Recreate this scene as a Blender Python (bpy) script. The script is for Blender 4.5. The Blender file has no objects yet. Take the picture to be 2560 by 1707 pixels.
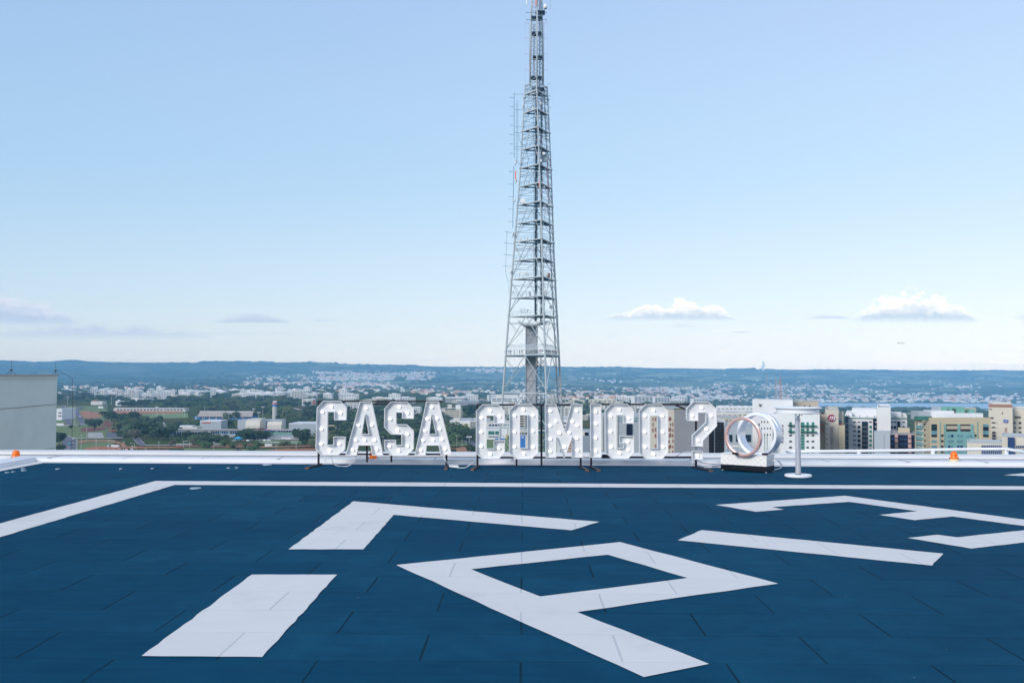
import bpy, bmesh, math, random
from mathutils import Vector, Matrix, Euler
R_ = math.radians
random.seed(7)
SC = bpy.context.scene
COL = SC.collection

# ------------------------------------------------------------------ camera
F = 2450.0            # focal length in pixels of the 2560 px wide photograph
CAM = Vector((0, 0, 1.68))
M3 = (Matrix.Rotation(0.0118, 3, 'Z') @ Matrix.Rotation(math.pi/2 + math.atan(86.4/F), 3, 'X')
      @ Matrix.Rotation(0.0038, 3, 'Z'))
cd = bpy.data.cameras.new("Camera"); cam = bpy.data.objects.new("Camera", cd); COL.objects.link(cam)
cd.sensor_width = 36; cd.lens = 36*F/2560; cd.clip_start = 0.1; cd.clip_end = 80000
cam.matrix_world = Matrix.Translation(CAM) @ M3.to_4x4()
SC.camera = cam

# ------------------------------------------------------------------ sun, exposure
SUN_EL, SUN_AZ = R_(24), R_(-140)      # azimuth measured clockwise from +Y (camera direction)
sl = bpy.data.lights.new("Sun", 'SUN'); sl.energy = 2.0; sl.angle = R_(18); sl.color = (1.0, 0.93, 0.84)
so = bpy.data.objects.new("Sun", sl); COL.objects.link(so)
sdir = Vector((math.sin(SUN_AZ)*math.cos(SUN_EL), math.cos(SUN_AZ)*math.cos(SUN_EL), math.sin(SUN_EL)))
so.rotation_euler = sdir.to_track_quat('Z', 'Y').to_euler(); so.location = (0, 0, 300)
SC.view_settings.view_transform = 'Standard'; SC.view_settings.look = 'None'
SC.view_settings.exposure = 0.5; SC.view_settings.gamma = 1.0
SC.render.engine = 'CYCLES'
SC.cycles.max_bounces = 6; SC.cycles.transparent_max_bounces = 16; SC.cycles.volume_bounces = 1

# ------------------------------------------------------------------ node expression helper
class NX:
    def __init__(s, nt): s.nt = nt
    def m(s, op, a, b=0.0, c=0.0, clamp=False):
        n = s.nt.nodes.new('ShaderNodeMath'); n.operation = op; n.use_clamp = clamp
        for i, v in enumerate((a, b, c)):
            if isinstance(v, (int, float)): n.inputs[i].default_value = v
            else: s.nt.links.new(v, n.inputs[i])
        return n.outputs[0]
    def mix(s, f, a, b, blend='MIX'):
        n = s.nt.nodes.new('ShaderNodeMixRGB'); n.blend_type = blend; n.use_clamp = False
        for i, v in enumerate((f, a, b)):
            if isinstance(v, (int, float)): n.inputs[i].default_value = v
            elif isinstance(v, tuple): n.inputs[i].default_value = (*v, 1) if len(v) == 3 else v
            else: s.nt.links.new(v, n.inputs[i])
        return n.outputs[0]
    def noise(s, vec, scale, detail=4, rough=0.55, dist=0.0):
        n = s.nt.nodes.new('ShaderNodeTexNoise'); n.inputs['Scale'].default_value = scale
        n.inputs['Detail'].default_value = detail; n.inputs['Roughness'].default_value = rough
        n.inputs['Distortion'].default_value = dist
        if vec is not None: s.nt.links.new(vec, n.inputs['Vector'])
        return n.outputs['Fac']
    def ramp(s, v, a, b):
        n = s.nt.nodes.new('ShaderNodeMapRange'); n.interpolation_type = 'SMOOTHSTEP'
        s.nt.links.new(v, n.inputs[0]); n.inputs[1].default_value = a; n.inputs[2].default_value = b
        return n.outputs[0]
    def combine(s, x, y, z):
        n = s.nt.nodes.new('ShaderNodeCombineXYZ')
        for i, v in enumerate((x, y, z)):
            if isinstance(v, (int, float)): n.inputs[i].default_value = v
            else: s.nt.links.new(v, n.inputs[i])
        return n.outputs[0]

# ------------------------------------------------------------------ sky
W = bpy.data.worlds.new("World"); SC.world = W; W.use_nodes = True
nt = W.node_tree; nt.nodes.clear(); nx = NX(nt)
out = nt.nodes.new('ShaderNodeOutputWorld'); bg = nt.nodes.new('ShaderNodeBackground')
sky = nt.nodes.new('ShaderNodeTexSky'); sky.sky_type = 'NISHITA'; sky.sun_disc = False
sky.sun_elevation = SUN_EL; sky.sun_rotation = SUN_AZ
sky.air_density = 1.0; sky.dust_density = 1.2; sky.ozone_density = 1.0; sky.altitude = 1000
SKY_S = 0.12
tc = nt.nodes.new('ShaderNodeTexCoord'); sp = nt.nodes.new('ShaderNodeSeparateXYZ')
nt.links.new(tc.outputs['Generated'], sp.inputs[0])
dy = nx.m('MAXIMUM', sp.outputs[1], 0.05)
U = nx.m('MULTIPLY', nx.m('DIVIDE', sp.outputs[0], dy), F)     # horizontal angle scale
V = nx.m('MULTIPLY', nx.m('DIVIDE', sp.outputs[2], dy), F)     # elevation above the horizon
front = nx.ramp(sp.outputs[1], 0.1, 0.2)
skycol = sky.outputs[0]
# clear-air colour by elevation, blended with the physical sky (pale haze band low, deeper blue overhead)
el = nx.m('ABSOLUTE', sp.outputs[2])
g1 = nx.mix(nx.ramp(el, .0, .09), (4.15, 4.55, 4.95), (3.8, 4.6, 5.2))
g1 = nx.mix(nx.ramp(el, .04, .22), g1, (2.75, 4.05, 5.3))
g1 = nx.mix(nx.ramp(el, .18, .42), g1, (2.38, 3.5, 5.25))
g1 = nx.mix(nx.ramp(el, .45, .9), g1, (3.0, 3.5, 4.2))
xs = sp.outputs[0]
g1 = nx.mix(1.0, g1, nx.combine(nx.m('ADD', 1.04, nx.m('MULTIPLY', xs, .36)), nx.m('ADD', 1.02, nx.m('MULTIPLY', xs, .20)), nx.m('ADD', 1.0, nx.m('MULTIPLY', xs, .1))), 'MULTIPLY')
skycol = nx.mix(.85, skycol, g1)
skycol = nx.mix(1.0, skycol, (1.07, 1.045, 1.05), 'MULTIPLY')
# (u centre, v base, half width, height, strength, whiteness, soft, lean)
CLOUDS = [(355, 144, 185, 52, 1.0, 1.0, .34, 60), (975, 144, 165, 84, 1.0, 1.0, .30, 0), (760, 146, 60, 14, .7, .4, .4, 0),
          (-684, 132, 105, 28, .85, .2, .35, 20), (545, 110, 30, 13, .8, .7, .4, 0),
          (-1300, 130, 200, 90, 1.3, .35, .4, -30), (-1080, 92, 330, 44, .9, .12, .8, 0),
          (-500, 135, 45, 8, .5, .1, .5, 0), (-750, 100, 420, 16, .4, .3, .9, 0), (-220, 40, 60, 16, .35, 1.0, .8, 0),
          (400, 124, 40, 8, .4, .1, .6, 0), (-740, 240, 45, 10, .3, .1, .6, 0), (1250, 146, 40, 14, .4, .2, .6, 0)]
uvw = nx.combine(U, nx.m('MULTIPLY', V, 1.6), 0.0)
n1 = nx.noise(uvw, 0.024, 6, 0.6); n2 = nx.noise(uvw, 0.055, 5, 0.6); n3 = nx.noise(uvw, 0.012, 3)
for (cu, cv, hw, hh, st, wh, soft, lean) in CLOUDS:
    du = nx.m('DIVIDE', nx.m('SUBTRACT', U, cu), hw)
    dv0 = nx.m('SUBTRACT', V, cv)
    e = nx.m('SUBTRACT', 1.0, nx.m('MULTIPLY', du, du))
    if lean:   # taller on one side
        e = nx.m('MULTIPLY', nx.m('MAXIMUM', e, 0.0), nx.m('MAXIMUM', nx.m('ADD', 1.0, nx.m('MULTIPLY', du, lean/100.0)), 0.0))
    h = nx.m('MULTIPLY', nx.m('MULTIPLY', e, hh), nx.m('ADD', nx.m('MULTIPLY', n1, 1.9), -0.15))
    top = nx.m('DIVIDE', nx.m('SUBTRACT', h, dv0), hh*soft*0.55)
    bot = nx.m('DIVIDE', nx.m('ADD', dv0, nx.m('MULTIPLY', n2, hh*0.22)), hh*soft*0.7)
    a = nx.m('MULTIPLY', nx.m('MINIMUM', top, bot), 1.0, clamp=True)
    side = nx.ramp(e, 0.0, 0.35)
    a = nx.m('MULTIPLY', nx.m('MULTIPLY', a, side), nx.m('MULTIPLY', front, st), clamp=True)
    lit = nx.m('ADD', nx.m('SUBTRACT', nx.m('MULTIPLY', nx.m('DIVIDE', dv0, nx.m('MAXIMUM', h, 3.0)), 1.7), .25), nx.m('MULTIPLY', nx.m('SUBTRACT', n2, 0.5), 1.3), clamp=True)
    lit = nx.m('MULTIPLY', lit, wh)
    cc = nx.mix(lit, (3.55, 4.3, 5.05) if wh > .5 else (3.05, 3.8, 4.85), (6.6, 6.5, 6.4))
    skycol = nx.mix(a, skycol, cc)
# the landscape haze (box at the end of the script) lies in front of the low sky: the light that reaches its far side
HZ = 9.6e-5; HAZE_TOP = 215.0
tan_el = nx.m('DIVIDE', nx.m('MAXIMUM', sp.outputs[2], 0.0005), nx.m('SQRT', nx.m('SUBTRACT', 1.0, nx.m('MULTIPLY', sp.outputs[2], sp.outputs[2]))))
path = nx.m('MINIMUM', nx.m('DIVIDE', HAZE_TOP, tan_el), 15800.0)
Tr = nx.m('POWER', 2.718281828, nx.m('MULTIPLY', path, -HZ))
iT = nx.m('DIVIDE', 1.0, Tr)
HAZE_S = (1.55, 2.75, 4.25)
comp = nx.mix(1.0, skycol, nx.combine(iT, iT, iT), 'MULTIPLY')
loss = nx.m('SUBTRACT', iT, 1.0)
comp = nx.mix(1.0, comp, nx.mix(1.0, HAZE_S, nx.combine(loss, loss, loss), 'MULTIPLY'), 'SUBTRACT')
skycol = nx.mix(front, skycol, comp)
nt.links.new(skycol, bg.inputs[0]); bg.inputs[1].default_value = SKY_S
nt.links.new(bg.outputs[0], out.inputs[0])

# ------------------------------------------------------------------ projections photo pixel -> place
def ray(px, py):
    return M3 @ Vector(((px-1280)/F, -(py-853.5)/F, -1.0))
def WY(px, py, Y):                 # point of the vertical plane Y = const
    d = ray(px, py); return CAM + d*(Y/d.y)
def WX(px, py, X):                 # point of the vertical plane X = const
    d = ray(px, py); return CAM + d*(X/d.x)
def RF(px, py, z=0.0):             # point of the roof floor
    d = ray(px, py); return CAM + d*((z-CAM.z)/d.z)
def sm(a, b, x):
    t = min(1, max(0, (x-a)/(b-a))); return t*t*(3-2*t)
def interp(P, x):
    if x <= P[0][0]: return P[0][1]
    for (a, u), (b, v) in zip(P, P[1:]):
        if x <= b: return u+(v-u)*(x-a)/(b-a)
    return P[-1][1]
PL = [(0, -60), (3400, -60), (5200, -62), (7000, -50), (8600, -20), (9800, 55), (11000, 140), (12500, 150)]
PM = [(0, -60), (2400, -60), (4000, -78), (6000, -82), (7600, -55), (9000, -15), (10500, 60), (12000, 112), (13500, 120)]
PR = [(0, -60), (1500, -62), (3000, -105), (4700, -147), (5600, -147), (6600, -134), (8200, -92), (10000, -30), (11800, 88), (13300, 98)]
LAKE_Z = -146.0
def wob(x, y):
    return (math.sin(x*.0021+1.3)*math.cos(y*.0017)+.6*math.sin(x*.0047+y*.0039)+.35*math.sin(x*.011-y*.008+2))
def gz(X, Y):
    Y = max(Y, 1); a = X/Y
    r = math.hypot(X, Y)/math.sqrt(1+min(a*a, .4))
    wl = 1-sm(-.28, .0, a); wr = sm(.08, .28, a); wm = 1-wl-wr
    z = wl*interp(PL, r)+wm*interp(PM, r)+wr*interp(PR, r)
    k = sm(5800, 8200, r)*(1-.75*sm(10600, 11600, r))
    z += k*wob(X, Y)*16
    if r > 10800: z += 4*math.sin(X*.0023)+2.5*math.sin(X*.0071)
    return z
def G(px, py):                      # point of the land seen at a pixel
    d = ray(px, py).normalized(); t = 300.0
    for i in range(400):
        p = CAM+d*t; h = p.z-gz(p.x, p.y)
        if h < 0.05: break
        t += max(h*2.0, 1.0) if h > 3 else max(h, .5)
        if t > 16000: break
    p.z = gz(p.x, p.y); return p

# ------------------------------------------------------------------ materials
def nmat(name, col, rough=0.8, metal=0.0, var=0.0, vscale=1.0, col2=None, bump=0.0, bscale=20.0, **kw):
    m = bpy.data.materials.new(name); m.use_nodes = True; t = m.node_tree
    b = t.nodes['Principled BSDF']; x = NX(t)
    b.inputs['Base Color'].default_value = (*col, 1); b.inputs['Roughness'].default_value = rough
    b.inputs['Metallic'].default_value = metal
    tcn = None
    if var or col2 or bump:
        tcn = t.nodes.new('ShaderNodeTexCoord')
    if var or col2:
        f = x.ramp(x.noise(tcn.outputs['Object'], vscale, 5, .6), .3, .7)
        c2 = col2 or tuple(max(0, c*(1-var)) for c in col)
        t.links.new(x.mix(f, col, c2), b.inputs['Base Color'])
    if bump:
        bn = t.nodes.new('ShaderNodeBump'); bn.inputs['Strength'].default_value = bump
        t.links.new(x.noise(tcn.outputs['Object'], bscale, 4), bn.inputs['Height'])
        t.links.new(bn.outputs[0], b.inputs['Normal'])
    for k, v in kw.items(): b.inputs[k].default_value = v
    return m
MT = {}
def mt(key, *a, **k):
    if key not in MT: MT[key] = nmat(key, *a, **k)
    return MT[key]

# ------------------------------------------------------------------ mesh builder
class MB:
    def __init__(s): s.v = []; s.f = []; s.mi = []; s.cur = 0
    def quadbox(s, c8):
        n = len(s.v); s.v += [tuple(c) for c in c8]
        for q in ((0,3,2,1),(4,5,6,7),(0,1,5,4),(1,2,6,5),(2,3,7,6),(3,0,4,7)):
            s.f.append(tuple(n+i for i in q)); s.mi.append(s.cur)
        return s
    def box(s, x0, y0, z0, x1, y1, z1):
        return s.quadbox([(x0,y0,z0),(x1,y0,z0),(x1,y1,z0),(x0,y1,z0),(x0,y0,z1),(x1,y0,z1),(x1,y1,z1),(x0,y1,z1)])
    def bar(s, a, b, w, h=None):
        a = Vector(a); b = Vector(b); d = (b-a)
        if d.length < 1e-6: return s
        d.normalize(); up = Vector((0,0,1)) if abs(d.z) < .95 else Vector((0,1,0))
        r = d.cross(up).normalized(); u = r.cross(d).normalized(); h = h or w
        r *= w/2; u *= h/2
        return s.quadbox([a-r-u, a+r-u, a+r+u, a-r+u, b-r-u, b+r-u, b+r+u, b-r+u])
    def tube(s, pts, r, n=8, cap=True):
        pts = [Vector(p) for p in pts]; base = len(s.v)
        rr = r if isinstance(r, (list, tuple)) else [r]*len(pts)
        pr = None
        for i, p in enumerate(pts):
            d = (pts[min(i+1, len(pts)-1)]-pts[max(i-1, 0)]).normalized()
            if pr is None:
                up = Vector((0,0,1)) if abs(d.z) < .9 else Vector((1,0,0)); a = d.cross(up).normalized()
            else: a = (pr-d*pr.dot(d)).normalized()
            pr = a; b = d.cross(a)
            for k in range(n):
                t = 2*math.pi*k/n; s.v.append(tuple(p+(a*math.cos(t)+b*math.sin(t))*rr[i]))
        for i in range(len(pts)-1):
            for k in range(n):
                s.f.append((base+i*n+k, base+i*n+(k+1)%n, base+(i+1)*n+(k+1)%n, base+(i+1)*n+k)); s.mi.append(s.cur)
        if cap:
            s.f.append(tuple(base+k for k in range(n-1,-1,-1))); s.mi.append(s.cur)
            e = base+(len(pts)-1)*n; s.f.append(tuple(e+k for k in range(n))); s.mi.append(s.cur)
        return s
    def lathe(s, prof, n=32, c=(0,0,0), M=None):
        base = len(s.v)
        for (r, z) in prof:
            for k in range(n):
                t = 2*math.pi*k/n; p = Vector((r*math.cos(t), r*math.sin(t), z))
                if M: p = M @ p
                s.v.append((p.x+c[0], p.y+c[1], p.z+c[2]))
        for i in range(len(prof)-1):
            for k in range(n):
                s.f.append((base+i*n+k, base+i*n+(k+1)%n, base+(i+1)*n+(k+1)%n, base+(i+1)*n+k)); s.mi.append(s.cur)
        return s
    def face(s, pts):
        n = len(s.v); s.v += [tuple(p) for p in pts]; s.f.append(tuple(range(n, n+len(pts)))); s.mi.append(s.cur); return s
    def prism(s, poly, z0, z1):      # poly of (x, y), plan
        n = len(s.v); k = len(poly)
        s.v += [(p[0], p[1], z0) for p in poly]+[(p[0], p[1], z1) for p in poly]
        s.f.append(tuple(range(n+k-1, n-1, -1))); s.f.append(tuple(range(n+k, n+2*k))); s.mi += [s.cur]*2
        for i in range(k):
            j = (i+1) % k; s.f.append((n+i, n+j, n+k+j, n+k+i)); s.mi.append(s.cur)
        return s
    def mesh(s, name, mats, smooth=False):
        me = bpy.data.meshes.new(name); me.from_pydata(s.v, [], s.f)
        for m in (mats if isinstance(mats, (list, tuple)) else [mats]): me.materials.append(m)
        if any(s.mi): me.polygons.foreach_set('material_index', s.mi)
        if smooth: me.polygons.foreach_set('use_smooth', [True]*len(s.f))
        me.update(); return me
    def build(s, name, mats, parent=None, smooth=False, loc=None):
        return link(name, s.mesh(name, mats, smooth), parent, loc)
def link(name, me, parent=None, loc=None, rot=None, scale=None):
    o = bpy.data.objects.new(name, me); COL.objects.link(o)
    if parent: o.parent = parent
    if loc is not None: o.location = loc
    if rot is not None: o.rotation_euler = rot
    if scale is not None: o.scale = scale if isinstance(scale, (tuple, list)) else (scale,)*3
    return o
def smooth_by_angle(me, ang=40):
    me.polygons.foreach_set('use_smooth', [True]*len(me.polygons))
    bm = bmesh.new(); bm.from_mesh(me)
    for e in bm.edges:
        if len(e.link_faces) == 2 and e.calc_face_angle(0) > R_(ang): e.smooth = False
    bm.to_mesh(me); bm.free()
def tag(o, label, cat, group=None):
    o['label'] = label; o['category'] = cat
    if group: o['group'] = group
    return o
def thing(name, label, cat, loc=(0,0,0), group=None, rz=0):
    o = link(name, None, None, loc); o.rotation_euler = (0,0,rz); o.empty_display_size = .2
    return tag(o, label, cat, group)
def struct(o, kind='structure'):
    o['kind'] = kind; return o
def copy_tree(o, parent=None):
    c = o.copy(); COL.objects.link(c); c.parent = parent
    for ch in list(o.children): copy_tree(ch, c)
    return c
def fillpoly(name, pts, mats, z=None, kind=True, jitter=0, sub=0):
    """flat sheet from a planar outline (outline order), triangulated"""
    P = []
    for i, p in enumerate(pts):
        q = pts[(i+1) % len(pts)]; k = max(1, int((Vector(q)-Vector(p)).length/sub)) if sub else 1
        for j in range(k):
            w = Vector(p).lerp(Vector(q), j/k)
            if j and jitter: w += Vector((random.uniform(-jitter, jitter), random.uniform(-jitter, jitter), 0))
            P.append(w)
    bm = bmesh.new(); vs = [bm.verts.new((p.x, p.y, p.z if z is None else z)) for p in P]
    bm.faces.new(vs); bm.normal_update()
    if bm.faces[:][0].normal.z < 0: bmesh.ops.reverse_faces(bm, faces=bm.faces[:])
    bmesh.ops.triangulate(bm, faces=bm.faces[:])
    me = bpy.data.meshes.new(name); bm.to_mesh(me); bm.free(); me.materials.append(mats)
    o = link(name, me)
    if kind: struct(o)
    return o

# ================================================================== THE ROOF (helipad)
def floor_material(name, base, alt, dark, seam_depth, white=False):
    m = bpy.data.materials.new(name); m.use_nodes = True; t = m.node_tree; x = NX(t)
    b = t.nodes['Principled BSDF']; tcn = t.nodes.new('ShaderNodeTexCoord')
    mp = t.nodes.new('ShaderNodeMapping'); mp.inputs['Location'].default_value = (0, -5.84+60.4, 0)
    t.links.new(tcn.outputs['Object'], mp.inputs[0])
    # seams wander slightly
    nv = t.nodes.new('ShaderNodeTexNoise'); nv.inputs['Scale'].default_value = 1.3
    t.links.new(tcn.outputs['Object'], nv.inputs['Vector'])
    vm = t.nodes.new('ShaderNodeVectorMath'); vm.operation = 'MULTIPLY_ADD'
    t.links.new(nv.outputs['Color'], vm.inputs[0]); vm.inputs[1].default_value = (.016, .012, 0)
    t.links.new(mp.outputs[0], vm.inputs[2])
    def brick(mortar, c1, c2, cm, smooth=.3):
        n = t.nodes.new('ShaderNodeTexBrick'); n.offset = .5; n.offset_frequency = 2; n.squash = 1
        n.inputs['Scale'].default_value = 1; n.inputs['Brick Width'].default_value = 1.2
        n.inputs['Row Height'].default_value = .604; n.inputs['Mortar Size'].default_value = mortar
        n.inputs['Mortar Smooth'].default_value = smooth; n.inputs['Bias'].default_value = 0
        for k, c in zip(('Color1', 'Color2', 'Mortar'), (c1, c2, cm)): n.inputs[k].default_value = (*c, 1)
        t.links.new(vm.outputs[0], n.inputs['Vector']); return n
    tint = brick(0.0, (0, 0, 0), (1, 1, 1), (0, 0, 0))
    seam = brick(.010, (0,)*3, (0,)*3, (1,)*3, .6)
    # cross seams stronger than the long ones: mask by distance to row line
    sx = t.nodes.new('ShaderNodeSeparateXYZ'); t.links.new(vm.outputs[0], sx.inputs[0])
    fr = x.m('FRACT', x.m('DIVIDE', sx.outputs[1], .604))
    rowd = x.m('MINIMUM', fr, x.m('SUBTRACT', 1.0, fr))
    cross = x.ramp(rowd, .012, .03)
    obn = x.noise(tcn.outputs['Object'], .8, 3)
    strong = x.m('MULTIPLY', seam.outputs['Fac'], x.m('ADD', x.m('MULTIPLY', cross, .5), x.m('ADD', .22, x.m('MULTIPLY', x.ramp(obn, .35, .7), .4))), clamp=True)
    tf = x.m('MULTIPLY', tint.outputs['Color'], 1.0)
    cl = x.ramp(x.noise(tcn.outputs['Object'], 2.6, 7, .68, .6), .25, .75)
    st = t.nodes.new('ShaderNodeMapping'); st.inputs['Scale'].default_value = (.9, 5, 1); t.links.new(tcn.outputs['Object'], st.inputs[0])
    streak = x.ramp(x.noise(st.outputs[0], 1.8, 5, .65), .3, .75)
    gr = x.noise(tcn.outputs['Object'], 160, 3, .7)
    tz = brick(0.0, (0, 0, 0), (1, 1, 1), (0, 0, 0))
    c = x.mix(x.m('MULTIPLY', tf, .9), base, alt)
    big = x.ramp(x.noise(tcn.outputs['Object'], .35, 4, .6), .35, .7)
    c = x.mix(x.m('MULTIPLY', big, .65 if not white else .1), c, dark if not white else tuple(v*.93 for v in base))
    c = x.mix(x.m('MULTIPLY', cl, .75 if not white else .45), c, dark if not white else tuple(v*.93 for v in base))
    c = x.mix(x.m('MULTIPLY', streak, .3 if not white else .15), c, alt)
    c = x.mix(x.m('MULTIPLY', x.ramp(gr, .3, .7), .4 if not white else .12), c, tuple(v*.45 for v in base))
    if not white:   # pale scuffs and paint flecks
        fl = x.noise(tcn.outputs['Object'], 9, 2, .5)
        fl2 = x.noise(tcn.outputs['Object'], 38, 2, .5)
        f = x.m('MULTIPLY', x.ramp(fl, .72, .77), x.ramp(fl2, .58, .66))
        c = x.mix(x.m('MULTIPLY', f, .45), c, (.35, .45, .52))
    else:
        fl = x.noise(tcn.outputs['Object'], .9, 6, .7)
        c = x.mix(x.m('MULTIPLY', x.ramp(fl, .52, .78), .55), c, (.50, .49, .50))
    c = x.mix(x.m('MULTIPLY', strong, seam_depth), c, (.004, .02, .035) if not white else (.38, .42, .5))
    t.links.new(c, b.inputs['Base Color'])
    b.inputs['Roughness'].default_value = .78 if not white else .6
    b.inputs['Specular IOR Level'].default_value = 0.04 if not white else .1
    bn = t.nodes.new('ShaderNodeBump'); bn.inputs['Strength'].default_value = .5; bn.inputs['Distance'].default_value = .006
    hgt = x.m('ADD', x.m('MULTIPLY', strong, -1.0), x.m('ADD', x.m('MULTIPLY', gr, .25 if not white else .1), x.m('MULTIPLY', tf, .6)))
    t.links.new(hgt, bn.inputs['Height']); t.links.new(bn.outputs[0], b.inputs['Normal'])
    return m
M_floor = floor_material('rubber_tile_blue', (.0000, .062, .130), (.008, .100, .188), (.0000, .042, .100), .92)
M_mark = floor_material('white_floor_paint', (.70, .70, .72), (.74, .74, .75), (.66, .66, .7), .5, white=True)
M_white = nmat('white_masonry_paint', (.78, .79, .82), .55, var=.07, vscale=1.3, bump=.15, bscale=30)
M_white2 = nmat('white_ledge_paint', (.74, .76, .81), .55, var=.09, vscale=.8, bump=.15, bscale=30)

cornerL = RF(130, 1153.3); lowL = RF(0, 1178)
dirL = (lowL-cornerL).normalized()
YB = 18.55
cornerL.y = YB; XR = 16.0
Lfar = cornerL+dirL*9
# floor of the helipad: one slab seen from above
floor_pts = [Vector((cornerL.x, YB, 0)), Vector((XR, YB, 0)), Vector((XR+4, 10, 0)), Vector((XR+4, -10, 0)), Vector((Lfar.x, -10, 0)), Vector((Lfar.x, Lfar.y, 0))]
fillpoly('helipad_floor', floor_pts, M_floor, 0)
# white painted border ledge around the floor
def offs(p, d): return p + d
nL = Vector((-dirL.y, dirL.x, 0)); nL = -nL if nL.x > 0 else nL
def border_poly(a, b):   # ring band between two offsets of the floor edge
    def chain(o):
        pf = Lfar+nL*o; c = cornerL+nL*o; t_ = (YB+o-c.y)/dirL.y; c2 = c+dirL*t_
        return [Vector((pf.x, -10, 0)), pf, Vector((c2.x, YB+o, 0)), Vector((XR, YB+o, 0))]
    return chain(a), chain(b)
ci, co = border_poly(0, .33)
fillpoly('white_floor_border', ci+co[::-1], M_mark, .004)
ledge = thing('roof_kerb', 'low white kerb edging the blue helipad floor, in front of the parapet', 'kerb', (0, YB, 0))
def band_mesh(a, b, z0, z1):
    ca, cb = border_poly(a, b); mb = MB()
    for i in range(len(ca)-1):
        mb.quadbox([Vector((p.x, p.y-YB, z)) for z in (z0, z1) for p in (ca[i], ca[i+1], cb[i+1], cb[i])])
    return mb
band_mesh(.33, .78, -.35, .075).build('kerb_top', M_white2, ledge)
band_mesh(.30, .335, -.02, .05).build('kerb_fillet', M_white, ledge)
M_crk = nmat('paint_crack', (.40, .42, .46), .9)
_rk = random.Random(3)
mb = MB()
for cx_ in (-8.6, -6.1, -3.0, -.4, 2.2, 4.9, 7.6, 9.8):
    p_ = Vector((cx_, .36, .077)); 
    for k_ in range(5):
        q_ = p_+Vector((_rk.uniform(.0, .16), .08, 0)); mb.bar(p_, q_, .008, .003); p_ = q_
mb.build('crack', M_crk, ledge)
mb = MB()
for k_ in range(13): mb.box(-9.2+k_*1.5+_rk.uniform(-.1, .1), .30, .0752, -9.195+k_*1.5+.004, .77, .0768)
mb.build('joint', M_crk, ledge)
gut = band_mesh(.78, 2.3, -.6, -.35)
M_gravel = nmat('gravel', (.42, .42, .44), .95, var=.5, vscale=14, bump=.8, bscale=40)
go = gut.build('roof_gutter', M_gravel); go.location = (0, YB, 0); struct(go)
# outer parapet
YP = 21.0
zp = WY(1280, 1137.5, YP).z
par = thing('roof_parapet', 'long white parapet closing the far side of the helipad roof', 'wall', (0, YP, 0))
pm = MB()
pm.box(-18, 0, -1.2, 20, .42, zp-.03); pm.build('parapet_wall', M_white, par)
pm = MB(); pm.box(-18, -.05, zp-.03, 20, .5, zp+.03); pm.build('parapet_cap', M_white, par)
pm = MB(); pm.box(-18.4, -.06, -1.2, -18, -12, zp-.06); pm.build('side_wall', M_white2, par)
# short raised lip seen on the inner side at right, and thin cover plates
pm = MB(); pm.box(0.55, -.16, -.35, 20, -.052, zp-.09); pm.build('inner_lip', M_white2, par)
# body of the building below the roof
hb = thing('helipad_building', 'tall pale building carrying the blue helipad on its roof', 'building', (0, 6, -60))
MB().box(-19, -22, 0, 21, 15.9, 59.3).build('wall', M_white2, hb)

# floor markings (paint sheets 4 mm above the floor)
def marking(name, px, **k):
    fillpoly(name, [p if isinstance(p, Vector) else RF(*p) for p in px], M_mark, .005, sub=.12, jitter=.007, **k)
o_r, o_c, o_l = RF(2560, 1215.7), RF(389.6, 1202.3), RF(0, 1308.7)
i_r, i_c, i_l = RF(2560, 1224.5), RF(437.4, 1212.2), RF(0, 1343)
marking('floor_line', [o_c, o_r+(o_r-o_c).normalized()*7, i_r+(i_r-i_c).normalized()*7, i_c, i_l+(i_l-i_c).normalized()*6, o_l+(o_l-o_c).normalized()*6])
marking('floor_lettering', [(883.7,1253.2),(1498.3,1304.8),(1428.6,1325.9),(983.9,1287.2),(908.2,1373.7),(721.4,1373.7)])
marking('floor_lettering', [(629.5,1436.9),(842.7,1436.9),(655.6,1643.1),(354,1640.5)])
# letter with an opening: two loops joined by a seam
Pout = [(990.4,1412.8),(1550.3,1355.4),(1945.9,1459.5),(1443.2,1530.6),(1772.5,1660.4),(1609.7,1693.3)]
Pin = [(1178,1423.5),(1519.7,1387.1),(1718.7,1445.3),(1350.6,1491.6)]
def marking_hole(outer, inner):
    bm = bmesh.new(); edges = []
    for ring_ in (outer, inner):
        P = []
        for i, p in enumerate(ring_):
            u, v = RF(*p), RF(*ring_[(i+1) % len(ring_)]); k = max(1, int((v-u).length/.25))
            for j in range(k):
                w = u.lerp(v, j/k)
                if j: w += Vector((random.uniform(-.009, .009), random.uniform(-.009, .009), 0))
                w.z = .005; P.append(bm.verts.new(w))
        edges += [bm.edges.new((P[i], P[(i+1) % len(P)])) for i in range(len(P))]
    bmesh.ops.triangle_fill(bm, edges=edges, use_beauty=True, normal=(0, 0, 1))
    me = bpy.data.meshes.new('floor_lettering'); bm.to_mesh(me); bm.free(); me.materials.append(M_mark); struct(link('floor_lettering', me))
marking_hole(Pout, Pin)
marking('floor_lettering', [(1694.4,1350.8),(1754.5,1325.5),(2358.4,1384.1),(2330.9,1414.3)])
marking('floor_lettering', [(1789.4,1262.4),(2111.6,1239.4),(2560,1299.1),(2790,1329.7),(2428.5,1371.8),(2269.2,1345),(2343.1,1337),(2394,1343.5),(2605,1321),(2381.4,1291.4),(2286.9,1300.6),(2198.5,1287.2),(2293.4,1278.1),(2122.3,1254.7),(1929.8,1268.1),(1959.7,1273.8),(1889.6,1279.6)])
marking('floor_lettering', [(2510,1187.7),(2560,1183),(2660,1175),(2680,1199),(2560,1190.2)])

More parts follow.
